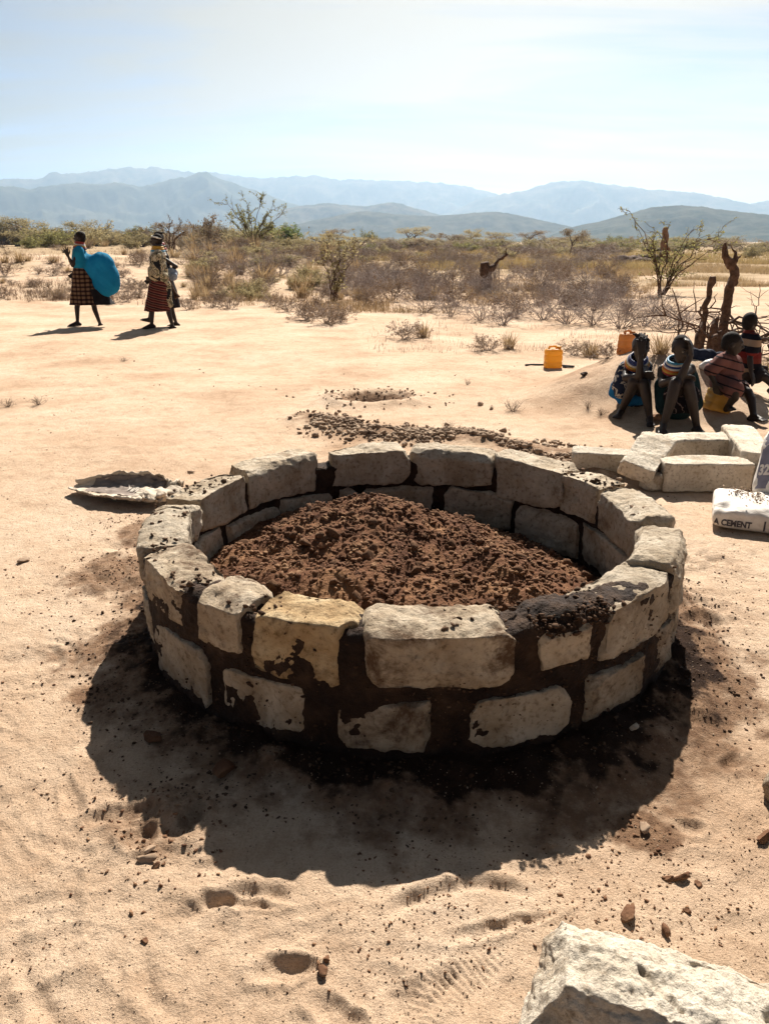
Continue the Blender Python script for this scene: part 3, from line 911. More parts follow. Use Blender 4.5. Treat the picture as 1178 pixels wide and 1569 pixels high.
# the big stone at the photographer's feet
def big_stone():
    V, F = rough_block((.80, .235, .23), 531, .0042, .006, .010, 24, .06, .025)
    P = V.copy()
    top = sstep(0.02, 0.09, P[:, 2])
    P[:, 2] += top * (0.014 * fbm2(P[:, 0] * 7, P[:, 1] * 9, 5, 533, 0.6, True) + 0.006 * fbm2(P[:, 0] * 30, P[:, 1] * 30, 4, 535, 0.6))
    # two cracks
    for x0, y0, x1, y1, w, dpt in ((-.20, .02, -.13, -.05, .007, .014), (.02, .01, .16, -.03, .012, .018)):
        q = seg_dist(P[:, 0], P[:, 1] + 0.008 * fbm2(P[:, 0] * 40, P[:, 1] * 40, 2, 3), [np.array((x0, y0)), np.array((x1, y1))])
        P[:, 2] -= top * dpt * np.exp(-(q / w) ** 2)
    o = mesh_obj('stone_block', P, F, M['block'])
    o.location = (0.655, 0.985, 0.108); o.rotation_euler = (R(1), R(1), R(-19))
    tag(o, 'big rough white-topped stone block in the sand at the bottom corner', 'stone block')
big_stone()
place_block('stone', 'brown stone cut off by the picture edge, beside the ring shadow', (1.195, 1.78, 0.045), (.2, .16, .12), R(20), 541, mat='stone', rnd=.03, amp=.008, chips=8, chipd=.04, cat='stone')

def clod(px, py, s, label, seed, mat='clod', flat=.75, name='dirt_clod', cat='clod', group=None):
    g = ground_pt(px, py)
    V, F = rocks(np.zeros((1, 3)), np.ones(1), seed, 3, flat, 0.10, 1)
    V = V * (1 + 0.22 * fbm3(V[:, 0] * 2 + seed, V[:, 1] * 2, V[:, 2] * 2, 4, seed, .6)[:, None])
    o = mesh_obj(name, V * s, F, M[mat], smooth=False)
    o.location = (g[0], g[1], gz(g[0], g[1]) + s * 0.3)
    return tag(o, label, cat, group)

clod(1040, 1357, .022, 'largest dark clod in the cluster between the ring shadow and the big white stone', 601)
clod(1023, 1350, .013, 'small dark clod touching the largest clod of the cluster', 602)
clod(1068, 1362, .010, 'tiny dark clod at the end of the cluster by the largest clod', 603)
clod(963, 1412, .024, 'flat brown clod just behind the big white stone', 604, flat=.5)
clod(1019, 1432, .017, 'upright brown clod leaning behind the big white stone', 605, flat=1.2)
clod(1048, 1408, .010, 'small round clod above the upright clod behind the big stone', 606)
clod(985, 1278, .026, 'pale crumbled clod on the edge of the ring shadow', 607, 'gravel', .6)
clod(1168, 1290, .032, 'crumbled brown clod at the picture edge below the brown stone', 608, 'clod', .6)
clod(226, 1322, .020, 'flat grey-brown clod at the left of the ring shadow, upper of two lying together', 609, 'gravel', .45)
clod(229, 1312, .016, 'thin flaky clod resting against the flat grey-brown one', 610, 'gravel', .4)
clod(241, 1338, .011, 'small dark clod just below the two flat flaky clods', 611)
clod(37, 865, .024, 'lone grey stone on the open sand beside the ring', 612, 'gravel', .7, 'stone', 'stone')
clod(221, 1445, .009, 'tiny lone black clod on the smooth sand below the ring shadow', 613)
clod(495, 1500, .014, 'dark clod at the end of the deep footprint', 614)
clod(500, 1482, .010, 'small dark clod above the clod at the deep footprint', 615)
clod(345, 1190, .034, 'lumpy dried mud clod inside the ring shadow', 616, 'soil', .6)
clod(238, 1140, .034, 'lumpy mud clod in the shadow near its left edge', 617, 'soil', .6)
clod(295, 730, .026, 'grey stone on the sand behind the empty cement sack', 618, 'gravel', .6, 'stone', 'stone')
clod(522, 668, .036, 'round brown stone standing out at the near side of the gravel strip', 619, 'gravel', .8, 'stone', 'stone')
clod(566, 672, .028, 'brown stone beside the round one at the gravel strip', 620, 'gravel', .8, 'stone', 'stone')
clod(736, 622, .033, 'first of two dark pebbles on the sand left of the dry tuft', 621, 'gravel', .8, 'stone', 'stone')
clod(753, 628, .036, 'second of two dark pebbles, the one nearer the dry tuft', 622, 'gravel', .8, 'stone', 'stone')
clod(896, 578, .055, 'black lump on the sand between the orange can and the heap', 623, 'mortar', .7)
clod(1005, 648, .075, 'brown lump between the feet of the two seated women', 624, 'clod', 1.0, 'stone', 'stone')
clod(885, 838, .020, 'dark clod on the sand outside the ring near the cement bag', 625)
clod(968, 1140, .016, 'pale pebble in the shade at the foot of the wall', 626, 'block', .7, 'stone', 'stone')

M['red_scrap'] = simple('red_plastic', (0.40, 0.05, 0.03), (0.55, 0.08, 0.05), 9, 0.5, 0)
clod(600, 614, .018, 'tiny red scrap at the edge of the small pit', 627, 'red_scrap', .4, 'red_scrap', 'litter')

def gravel_stuff():
    rg = np.random.default_rng(11)
    pts, sz = [], []
    def put(x, y, s): pts.append((x, y, s)); sz.append(s)
    # sprinkled over the open sand, denser near the ring
    n = 0
    while n < 1500:
        px, py = rg.uniform(-80, 1260), 520 + 1060 * rg.random() ** 0.8
        g = on_plane(px, py); rr_ = math.hypot(g[0] - RC[0], g[1] - RC[1])
        if rr_ < R_OUT + .02: continue
        if fbm2(g[0] * 2.5, g[1] * 2.5, 3, 5) < 0.12: continue
        put(g[0], g[1], rg.uniform(.0012, .0036) * (1 + 0.3 * g[1])); n += 1
    for k in range(2000):                                       # spill round the foot of the wall
        t = rg.uniform(0, 6.283); rr_ = R_OUT + .02 + abs(rg.normal(0, .12)) ; put(RC[0] + rr_ * math.cos(t), RC[1] + rr_ * math.sin(t), .002 + .008 * rg.random() ** 2.5)
    for px, py, sp, k in ((190, 870, .16, 420), (60, 930, .3, 120), (120, 1010, .2, 90), (1100, 1060, .2, 130), (1120, 900, .25, 120), (190, 800, .1, 130), (225, 1262, .12, 170), (300, 1250, .09, 90), (155, 1065, .06, 110), (985, 1275, .05, 60), (1040, 1355, .1, 40), (235, 1330, .07, 50), (1085, 930, .18, 160),
                          (490, 1495, .05, 16), (650, 1450, .2, 30), (560, 1430, .16, 26), (960, 1410, .06, 30), (95, 955, .1, 25), (1010, 1070, .15, 120)):
        g = on_plane(px, py)
        for j in range(k): put(g[0] + rg.normal(0, sp), g[1] + rg.normal(0, sp), .0018 + .007 * rg.random() ** 2.2)
    pts = [p for p in pts if math.hypot(p[0] - RC[0], p[1] - RC[1]) > R_OUT + .012]
    P = np.array(pts); z = ground_h(P[:, 0], P[:, 1]); s = P[:, 2]
    wet = np.hypot(P[:, 0] - RC[0], P[:, 1] - RC[1]) < 1.42
    V, F = rocks(np.column_stack([P[wet, :2], z[wet] + 0.25 * s[wet]]), s[wet], 24, 1)
    tag(mesh_obj('mud_spill', V, F, M['crumb'], smooth=False), 'dark mud crumbs spilled round the foot of the ring', None, None, 'stuff')
    P, z, s = P[~wet], z[~wet], s[~wet]
    V, F = rocks(np.column_stack([P[:, :2], z + 0.25 * s]), s, 21, 1)
    tag(mesh_obj('pebbles', V, F, M['clod'], smooth=False), 'small pebbles and mud crumbs strewn over the sand', None, None, 'stuff')
    gp, gs = [], []
    while len(gp) < 7000:
        px, py = rg.uniform(-60, 1240), 700 + 880 * rg.random()
        g = on_plane(px, py)
        if math.hypot(g[0] - RC[0], g[1] - RC[1]) < R_OUT + .05: continue
        gp.append((g[0], g[1])); gs.append((.0007 + .0018 * rg.random() ** 2) * (1 + .25 * g[1]))
    P = np.array(gp); s = np.array(gs); z = ground_h(P[:, 0], P[:, 1])
    V, F = rocks(np.column_stack([P, z + 0.3 * s]), s, 23, 1)
    tag(mesh_obj('sand_grains', V, F, M['gravel'], smooth=False), 'coarse grains scattered over the sand', None, None, 'stuff')
    # the strip of gravel left from digging, behind the ring
    pts = []
    segs = list(zip(gravel_path[:-1], gravel_path[1:]))
    for k in range(3600):
        a, b = segs[rg.integers(len(segs))]; p = a + (b - a) * rg.random() + rg.normal(0, .09 + .09 * rg.random(), 2)
        if fbm2(p[0] * 3, p[1] * 3, 2, 19) < -.25: continue
        pts.append((p[0], p[1], .005 + .030 * rg.random() ** 2.2))
    for k in range(140):
        p = pit + rg.normal(0, .24, 2) * (1.4, 1); pts.append((p[0], p[1], rg.uniform(.008, .02)))
    P = np.array(pts); z = ground_h(P[:, 0], P[:, 1]); s = P[:, 2]
    V, F = rocks(np.column_stack([P[:, :2], z + 0.35 * s]), s, 22, 1, .75)
    tag(mesh_obj('gravel', V, F, M['gravel'], smooth=False), 'strip of brown gravel heaped on the sand behind the ring', None, None, 'stuff')
gravel_stuff()

# ------------------------------------------------------------------ cement bags
def bagmat():
    m, nt, N, L, b = newmat('cement_paper', 0.8, 0.2)
    co = N.new('ShaderNodeTexCoord').outputs['Object']
    n = noise_node(N, L, co, 9, 7, 0.65, 0.6)
    r = ramp(N, [(0.28, (0.50, 0.44, 0.385)), (0.5, (0.68, 0.63, 0.575)), (0.7, (0.74, 0.70, 0.65))]); L.new(n.outputs['Fac'], r.inputs[0])
    L.new(r.outputs[0], b.inputs['Base Color'])
    n2 = noise_node(N, L, co, 12, 5, 0.6, 1.2)
    bump_node(N, L, n2.outputs['Fac'], b, 0.35, 0.02)
    return m
M['bag'] = bagmat()
M['print'] = simple('grey_print', (0.055, 0.05, 0.06), (0.10, 0.09, 0.10), 30, 0.8, 0)
M['band'] = simple('violet_grey_band', (0.15, 0.145, 0.19), (0.24, 0.23, 0.28), 12, 0.8, 0)
M['oldbag'] = simple('dusty_sack', (0.34, 0.265, 0.195), (0.56, 0.48, 0.39), 8, 0.9, 0.5, 18, 0.02)
M['oldlining'] = simple('dirty_sack_print', (0.13, 0.10, 0.085), (0.27, 0.22, 0.19), 10, 0.9, 0.4, 20, 0.015)
M['faded'] = simple('faded_print', (0.36, 0.31, 0.26), (0.46, 0.41, 0.36), 25, 0.9, 0)

BL, BW, BH, BN = 0.66, 0.42, 0.15, 3.2
def bag_half(x):
    e = np.clip(1 - np.abs(x / (BL / 2)) ** 7, 0, 1) ** (1 / 4.0)
    return BW / 2 * (0.90 + 0.10 * e), BH / 2 * (0.12 + 0.88 * e)
def bag_front(x, z, off=0.0022):
    w, h = bag_half(x)
    t = np.clip(np.abs(z) / (h * 1.0), 0, 0.98)
    return -(w * (1 - t ** BN) ** (1 / BN)) - off

def text_verts(body, size, spacing=1.0):
    cu = bpy.data.curves.new('t', 'FONT'); cu.body = body; cu.size = size; cu.space_character = spacing
    cu.offset = size * 0.045
    cu.resolution_u = 3
    o = bpy.data.objects.new('t', cu); COL.objects.link(o)
    dg = bpy.context.evaluated_depsgraph_get(); dg.update()
    me = bpy.data.meshes.new_from_object(o.evaluated_get(dg))
    bm = bmesh.new(); bm.from_mesh(me)
    bmesh.ops.triangulate(bm, faces=bm.faces)
    for _ in range(2): bmesh.ops.subdivide_edges(bm, edges=[e for e in bm.edges if e.calc_length() > 0.02], cuts=1)
    bmesh.ops.triangulate(bm, faces=bm.faces)
    V = np.array([v.co[:] for v in bm.verts]); F = np.array([[v.index for v in f.verts] for f in bm.faces]); bm.free()
    bpy.data.objects.remove(o); bpy.data.curves.remove(cu); bpy.data.meshes.remove(me)
    return V, F

def cement_bag(label, seed, mat='bag'):
    root = empty('cement_bag')
    tag(root, label, 'cement bag')
    nx, na = 90, 84
    xs = np.sin(np.linspace(-math.pi / 2, math.pi / 2, nx)) * BL / 2
    an = np.arange(na) * 2 * math.pi / na
    X, A = np.meshgrid(xs, an, indexing='ij')
    w, h = bag_half(X)
    c, s = np.cos(A), np.sin(A)
    Yv = w * np.sign(c) * np.abs(c) ** (2 / BN); Z = h * np.sign(s) * np.abs(s) ** (2 / BN)
    topm = sstep(0.2, 0.9, s) + 0.0
    wr = fbm3(X * 6 + seed, Yv * 9, Z * 4, 4, seed, .55)
    Z = Z + topm * (0.024 * wr - 0.02 * np.exp(-((X + 0.2 - 0.4 * Yv) / 0.03) ** 2) - 0.012 * np.exp(-((X - 0.12 + 0.25 * Yv) / 0.05) ** 2)) + (1 - topm) * 0.0
    Yv = Yv * (1 + 0.03 * fbm3(X * 9, Z * 12, A * 2, 3, seed + 4) * sstep(-.2, .3, s))
    V = np.column_stack([X.ravel(), Yv.ravel(), Z.ravel()])
    i = np.arange(nx - 1)[:, None]; j = np.arange(na)[None, :]; j2 = (j + 1) % na
    F = [tuple(f) for f in np.stack([i * na + j, (i + 1) * na + j, (i + 1) * na + j2, i * na + j2], -1).reshape(-1, 4)[:, ::-1]]
    F.append(tuple(range(na - 1, -1, -1))[::-1]); F.append(tuple((nx - 1) * na + k for k in range(na))[::-1])
    body = mesh_obj('bag_body', V, F, M[mat], root)
    return root, body

def bag_text(root, body, s, x0, z0, size, mat, top=False, name='lettering'):
    V, F = text_verts(s, size)
    X = V[:, 0] * 0.78 + x0
    if not top:
        Z = V[:, 1] + z0; Yv = bag_front(X, Z)
    else:
        Yv = V[:, 1] + z0; w, h = bag_half(X); Z = h * (1 - np.clip(np.abs(Yv) / w, 0, .98) ** BN) ** (1 / BN) + 0.006
    return mesh_obj(name, np.column_stack([X, Yv, Z]), F, M[mat], body, smooth=False)

b1, bb = cement_bag('full pale cement bag lying flat on the sand with grey lettering along its side', 3)
b1.location = (2.175, 4.03, BH / 2 + 0.002); b1.rotation_euler = (R(2), R(0), R(-22))
bag_text(b1, bb, 'A CEMENT', -.322, -.030, .050, 'print')
bag_text(b1, bb, 'SIMBA CEMENT', .01, -.030, .050, 'print')
Xb = np.linspace(-.075, -.066, 3); zb = np.linspace(-.04, .02, 6)
XX, ZZ = np.meshgrid(Xb, zb, indexing='ij')
Vb = np.column_stack([XX.ravel(), bag_front(XX.ravel(), ZZ.ravel()), ZZ.ravel()])
Fb = np.array([(i * 6 + j, (i + 1) * 6 + j, (i + 1) * 6 + j + 1, i * 6 + j + 1) for i in range(2) for j in range(5)])
mesh_obj('printed_bar', Vb, Fb, M['print'], bb, smooth=False)
dp, ds = [], []
rg_ = np.random.default_rng(5)
for k in range(190):                                            # mud trodden on the bag
    x, y = rg_.normal(-.1, .06), rg_.normal(0.03, .07); x += -.5 * y
    w, h = bag_half(x); dp.append((x, y, h + .004)); ds.append(rg_.uniform(.003, .009))
V, F = rocks(np.array(dp), np.array(ds), 77, 1, .5)
mc = mesh_obj('mud_crumbs', V, F, M['gravel'], b1, smooth=False); mc['kind'] = 'stuff'

b2_, bb2 = cement_bag('cement bag with violet-grey printed band leaning on the flat bag at the picture edge', 9)
b2_.location = (2.385, 4.09, 0.345); b2_.rotation_euler = (R(62), R(-14), R(-58))
n1, n2 = 14, 12
Xb = np.linspace(-.30, -.05, n1); Yb = np.linspace(-.17, .17, n2); XX, YY = np.meshgrid(Xb, Yb, indexing='ij')
w, h = bag_half(XX); ZZ = h * (1 - np.clip(np.abs(YY) / w, 0, .98) ** BN) ** (1 / BN) + 0.004
Fb = np.array([(i * n2 + j, (i + 1) * n2 + j, (i + 1) * n2 + j + 1, i * n2 + j + 1) for i in range(n1 - 1) for j in range(n2 - 1)])
mesh_obj('printed_band', np.column_stack([XX.ravel(), YY.ravel(), ZZ.ravel()]), Fb, M['band'], bb2, smooth=False)
bag_text(b2_, bb2, '32.5N', -.29, -.09, .085, 'bag', True)

def old_sack():
    root = empty('empty_cement_sack', (-1.61, 4.50, gz(-1.61, 4.50) + .018), R(-16))
    tag(root, 'crumpled empty cement sack gaping open on the sand outside the ring', 'sack')
    nx, na = 70, 40
    t = np.linspace(0, 1, nx); a = np.linspace(R(-158), R(58), na)       # front lip - bottom - back lip
    T, A = np.meshgrid(t, a, indexing='ij')
    L_ = .70
    w = 0.175 * np.sin(np.pi * np.clip(T * .80 + .02, 0, 1)) ** 0.75 + .012
    hgt = 0.034 + 0.016 * np.sin(T * 3.1)
    X = (T - .5) * L_ + 0.02 * fbm2(T * 7, A * 2, 3, 7)
    Yv = w * np.cos(A + R(90) - R(90)) ; Yv = w * np.sin(A + R(50)) 
    Z = hgt * (1 - np.cos(A + R(50))) 
    back = sstep(R(0), R(58), A); front = 1 - sstep(R(-158), R(-110), A)
    Z = Z + back * (0.028 * np.sin(T * math.pi) + 0.035 * fbm2(T * 9, A * 3, 3, 5)) - front * 0.02
    Z = Z + 0.020 * fbm2(T * 11, A * 5, 4, 9, 0.6, True) * (0.3 + T)
    Yv = Yv + 0.03 * fbm2(T * 12 + 5, A * 3, 4, 12) * (0.4 + T)
    crump = sstep(.72, 1, T)
    Z = Z + crump * 0.05 * np.abs(fbm2(T * 30, A * 5, 3, 15)); Z = np.maximum(Z, 0.004 + 0.006 * np.abs(fbm2(T * 20, A * 6, 2, 1)))
    def put(name, off, mat, par):
        V = np.column_stack([X.ravel(), Yv.ravel(), Z.ravel() + off])
        i = np.arange(nx - 1)[:, None]; j = np.arange(na - 1)[None, :]
        F = np.stack([i * na + j, (i + 1) * na + j, (i + 1) * na + j + 1, i * na + j + 1], -1).reshape(-1, 4)
        return mesh_obj(name, V, F, M[mat], par)
    o = put('sack_sheet', 0.0, 'oldbag', root)
    s = o.modifiers.new('s', 'SOLIDIFY'); s.thickness = 0.004; s.offset = 1
    # printed inside wall
    sel_x = slice(10, 58); sel_a = slice(16, 36)
    Xs, Ys, Zs = X[sel_x, sel_a], Yv[sel_x, sel_a] - .009, Z[sel_x, sel_a] + .007
    n1, n2 = Xs.shape
    V = np.column_stack([Xs.ravel(), Ys.ravel(), Zs.ravel()])
    F = np.array([(i * n2 + j, (i + 1) * n2 + j, (i + 1) * n2 + j + 1, i * n2 + j + 1) for i in range(n1 - 1) for j in range(n2 - 1)])
    p = mesh_obj('inner_wall', V, F, M['oldlining'], o); p.modifiers.new('s', 'SOLIDIFY').thickness = .002
    tv, tf = text_verts('SIMBA', .07)
    u = (tv[:, 0].max() - tv[:, 0]) / .24 * 16 + 24; v = (tv[:, 1].max() - tv[:, 1]) / .07 * 8 + 5     # print stands on its head
    def bil(Ar):
        i0 = np.clip(u.astype(int), 0, n1 - 2); j0 = np.clip(v.astype(int), 0, n2 - 2); fu, fv = u - i0, v - j0
        return (Ar[i0, j0] * (1 - fu) * (1 - fv) + Ar[i0 + 1, j0] * fu * (1 - fv) + Ar[i0, j0 + 1] * (1 - fu) * fv + Ar[i0 + 1, j0 + 1] * fu * fv)
    mesh_obj('lettering', np.column_stack([bil(Xs), bil(Ys) - .006, bil(Zs) + .005]), tf, M['faded'], p, smooth=False)
    mb = MB()                                                             # bunched neck of the sack
    for k in range(12):
        mb.ball((L_ * .40 + rng.normal(0, .045), rng.normal(-.03, .045), .03 + abs(rng.normal(0, .015))), (rng.uniform(.06, .10), rng.uniform(.03, .05), rng.uniform(.012, .02)), 10, 7, Matrix.Rotation(rng.uniform(0, 3), 3, 'Z'))
    c = remeshed(mb, 'bunched_end', M['oldbag'], root, .008, 2)
    n = len(c.data.vertices); co = np.empty(n * 3); c.data.vertices.foreach_get('co', co); co = co.reshape(-1, 3)
    co[:, 2] = np.maximum(co[:, 2] + .022 * fbm3(co[:, 0] * 14, co[:, 1] * 30, co[:, 2] * 14, 3, 4), 0.003)
    c.data.vertices.foreach_set('co', co.ravel()); c.data.update()
old_sack()

# ------------------------------------------------------------------ people
M['skin'] = simple('dark_skin', (0.014, 0.0078, 0.0058), (0.024, 0.0138, 0.010), 12, 0.55, 0, spec=0.35)
M['hair'] = simple('black_hair', (0.008, 0.006, 0.006), (0.018, 0.013, 0.011), 40, 0.85, 0.8, 180, 0.004)
M['eye'] = simple('eye', (0.10, 0.085, 0.075), (0.16, 0.14, 0.12), 5, 0.4, 0)

def stripes(name, bands, period, axis=(0, 0, 1), wob=0.01, wscale=9, rough=0.9, off=0.0):
    """bands: (position in 0..1, colour) repeated every period metres along axis"""
    m, nt, N, L, b = newmat(name, rough, 0.1)
    co = N.new('ShaderNodeTexCoord').outputs['Object']
    d = N.new('ShaderNodeVectorMath'); d.operation = 'DOT_PRODUCT'; d.inputs[1].default_value = axis; L.new(co, d.inputs[0])
    n = noise_node(N, L, co, wscale, 2)
    w = N.new('ShaderNodeMath'); w.operation = 'MULTIPLY_ADD'; w.inputs[1].default_value = wob * 2; L.new(n.outputs['Fac'], w.inputs[0]); L.new(d.outputs['Value'], w.inputs[2])
    dv = N.new('ShaderNodeMath'); dv.operation = 'MULTIPLY_ADD'; dv.inputs[1].default_value = 1 / period; dv.inputs[2].default_value = off; L.new(w.outputs[0], dv.inputs[0])
    fr = N.new('ShaderNodeMath'); fr.operation = 'FRACT'; L.new(dv.outputs[0], fr.inputs[0])
    r = ramp(N, bands, 'CONSTANT'); L.new(fr.outputs[0], r.inputs[0])
    L.new(r.outputs[0], b.inputs['Base Color'])
    n2 = noise_node(N, L, co, 25, 4); bump_node(N, L, n2.outputs['Fac'], b, 0.5, 0.012)
    return m, r, b, N, L

def cloth(name, c1, c2, scale=6, trans=0.0):
    m = simple(name, c1, c2, scale, 0.85, 0.5, 22, 0.015, 0.15)
    if trans:
        N, L = m.node_tree.nodes, m.node_tree.links; b = N['Principled BSDF']
        t = N.new('ShaderNodeBsdfTranslucent'); t.inputs[0].default_value = (*c2, 1)
        mx = N.new('ShaderNodeMixShader'); mx.inputs[0].default_value = trans
        L.new(b.outputs[0], mx.inputs[1]); L.new(t.outputs[0], mx.inputs[2]); L.new(mx.outputs[0], N['Material Output'].inputs['Surface'])
    return m

def blotch(name, stops, scale, dist=0.8):
    m, nt, N, L, b = newmat(name, 0.9, 0.1)
    co = N.new('ShaderNodeTexCoord').outputs['Object']
    n = noise_node(N, L, co, scale, 2, 0.5, dist)
    r = ramp(N, stops, 'CONSTANT'); L.new(n.outputs['Fac'], r.inputs[0]); L.new(r.outputs[0], b.inputs['Base Color'])
    n2 = noise_node(N, L, co, 22, 4); bump_node(N, L, n2.outputs['Fac'], b, 0.5, 0.012)
    return m

M['blue_cloth'] = cloth('blue_cloth', (0.008, 0.18, 0.33), (0.016, 0.27, 0.46), 4, 0.35)
M['bright_blue'] = cloth('bright_blue_cloth', (0.01, 0.11, 0.30), (0.02, 0.19, 0.42), 6, 0.2)
M['teal_dark'] = cloth('dark_teal_cloth', (0.004, 0.012, 0.016), (0.008, 0.03, 0.034), 8)
M['black_cloth'] = cloth('black_cloth', (0.006, 0.005, 0.007), (0.016, 0.012, 0.014), 8)
ck, r_, b_, N_, L_ = stripes('brown_check', [(0, (0.16, 0.095, 0.055)), (0.55, (0.035, 0.018, 0.016))], 0.075, (0, 0, 1), 0.012)
co_ = N_.new('ShaderNodeTexCoord').outputs['Object']
sx_ = N_.new('ShaderNodeSeparateXYZ'); L_.new(co_, sx_.inputs[0])
mu_ = N_.new('ShaderNodeMath'); mu_.operation = 'MULTIPLY'; mu_.inputs[1].default_value = 1 / 0.085; L_.new(sx_.outputs[0], mu_.inputs[0])
fr_ = N_.new('ShaderNodeMath'); fr_.operation = 'FRACT'; L_.new(mu_.outputs[0], fr_.inputs[0])
rr_ = ramp(N_, [(0, (1, 1, 1)), (0.6, (0.35, 0.3, 0.3))], 'CONSTANT'); L_.new(fr_.outputs[0], rr_.inputs[0])
L_.new(mixcol(N_, L_, 1.0, r_.outputs[0], rr_.outputs[0], 'MULTIPLY'), b_.inputs['Base Color'])
M['check'] = ck
M['maroon_stripe'] = stripes('maroon_stripes', [(0, (0.065, 0.014, 0.013)), (.42, (0.21, 0.12, 0.075)), (.5, (0.035, 0.012, 0.014)), (.86, (0.20, 0.07, 0.05))], 0.085, (0.25, 0, 1), 0.01)[0]
M['camo'] = blotch('cream_black_print', [(0, (0.012, 0.012, 0.014)), (.46, (0.33, 0.28, 0.19)), (.55, (0.10, 0.095, 0.06)), (.62, (0.42, 0.37, 0.28))], 9)
M['white_print'] = blotch('white_blue_print', [(0, (0.016, 0.022, 0.045)), (.49, (0.40, 0.36, 0.31)), (.60, (0.03, 0.05, 0.10))], 16)
M['lap_print'] = stripes('black_white_scribble', [(0, (0.008, 0.006, 0.008)), (.86, (0.16, 0.12, 0.11))], 0.05, (0.7, 0.3, 0.6), 0.05, 14)[0]
M['pink_stripe'] = stripes('dusty_pink_stripes', [(0, (0.155, 0.068, 0.058)), (.82, (0.014, 0.010, 0.012))], 0.072, (0.28, 0, 1), 0.006)[0]
M['bold_stripe'] = stripes('maroon_cream_black_stripes', [(0, (0.15, 0.020, 0.018)), (.20, (0.010, 0.009, 0.014)), (.42, (0.30, 0.20, 0.13)), (.64, (0.010, 0.009, 0.014)), (.82, (0.15, 0.03, 0.022))], 0.27, (0.05, 0, 1), 0.004, off=.1)[0]
BEAD = {k: simple('beads_' + k, tuple(x * .8 for x in c), c, 60, 0.5, 0.7, 220, 0.004, 0.4) for k, c in
        dict(red=(0.30, 0.025, 0.018), white=(0.52, 0.50, 0.46), yellow=(0.48, 0.27, 0.03), blue=(0.008, 0.025, 0.14), orange=(0.45, 0.11, 0.015), sky=(0.03, 0.22, 0.40), dark=(0.02, 0.014, 0.02)).items()}

def unit(v):
    v = np.asarray(v, float); return v / (np.linalg.norm(v) + 1e-9)

def hand(mb, wrist, dr, nrm, side, curl=0.35, k=1.0, spread=0.35):
    dr = unit(dr); nrm = unit(np.asarray(nrm, float) - dr * np.dot(nrm, dr)); wd = np.cross(dr, nrm) * side
    w = np.asarray(wrist, float)
    for s in (-1, -.33, .33, 1):
        mb.cap(w + dr * .012 * k + wd * s * .014 * k, w + dr * .08 * k + wd * s * .027 * k, .017 * k, .0135 * k, 8)
    for s, ln in ((-1, .062), (-.33, .078), (.33, .084), (1, .074)):
        p = w + dr * .085 * k + wd * s * .029 * k
        d1 = unit(dr + wd * s * spread * .45 + nrm * curl * .5); d2 = unit(dr + wd * s * spread * .45 + nrm * curl * 1.9)
        q = p + d1 * ln * .5 * k; t = q + d2 * ln * .5 * k
        mb.cap(p, q, .0115 * k, .0105 * k, 8); mb.cap(q, t, .0105 * k, .009 * k, 8)
    p = w + dr * .03 * k + wd * .03 * k
    q = p + unit(dr * .6 + wd * .8 + nrm * .3) * .04 * k; t = q + unit(dr * .9 + wd * .4 + nrm * .4) * .032 * k
    mb.cap(p, q, .0145 * k, .012 * k, 8); mb.cap(q, t, .012 * k, .010 * k, 8)

def foot_(mb, ank, toe, k=1.0):
    a = np.asarray(ank, float); t = np.asarray(toe, float); f = unit(t - a * [1, 1, 0] - [0, 0, t[2]])
    f = unit((t - a) * [1, 1, .6])
    heel = a - f * .045 * k + [0, 0, -.045 * k]
    ball = t - f * .045 * k
    mb.cap(a, heel, .034 * k, .031 * k, 8); mb.cap(a, ball, .034 * k, .026 * k, 8); mb.cap(heel, ball, .030 * k, .027 * k, 8)
    sd = np.cross(f, [0, 0, 1]); sd = unit(sd)
    for s, l in ((-1, .035), (-.5, .043), (0, .047), (.5, .047), (1, .048)):
        mb.cap(ball + sd * s * .026 * k, ball + sd * s * .032 * k + f * l * k, .015 * k, .010 * k, 8)

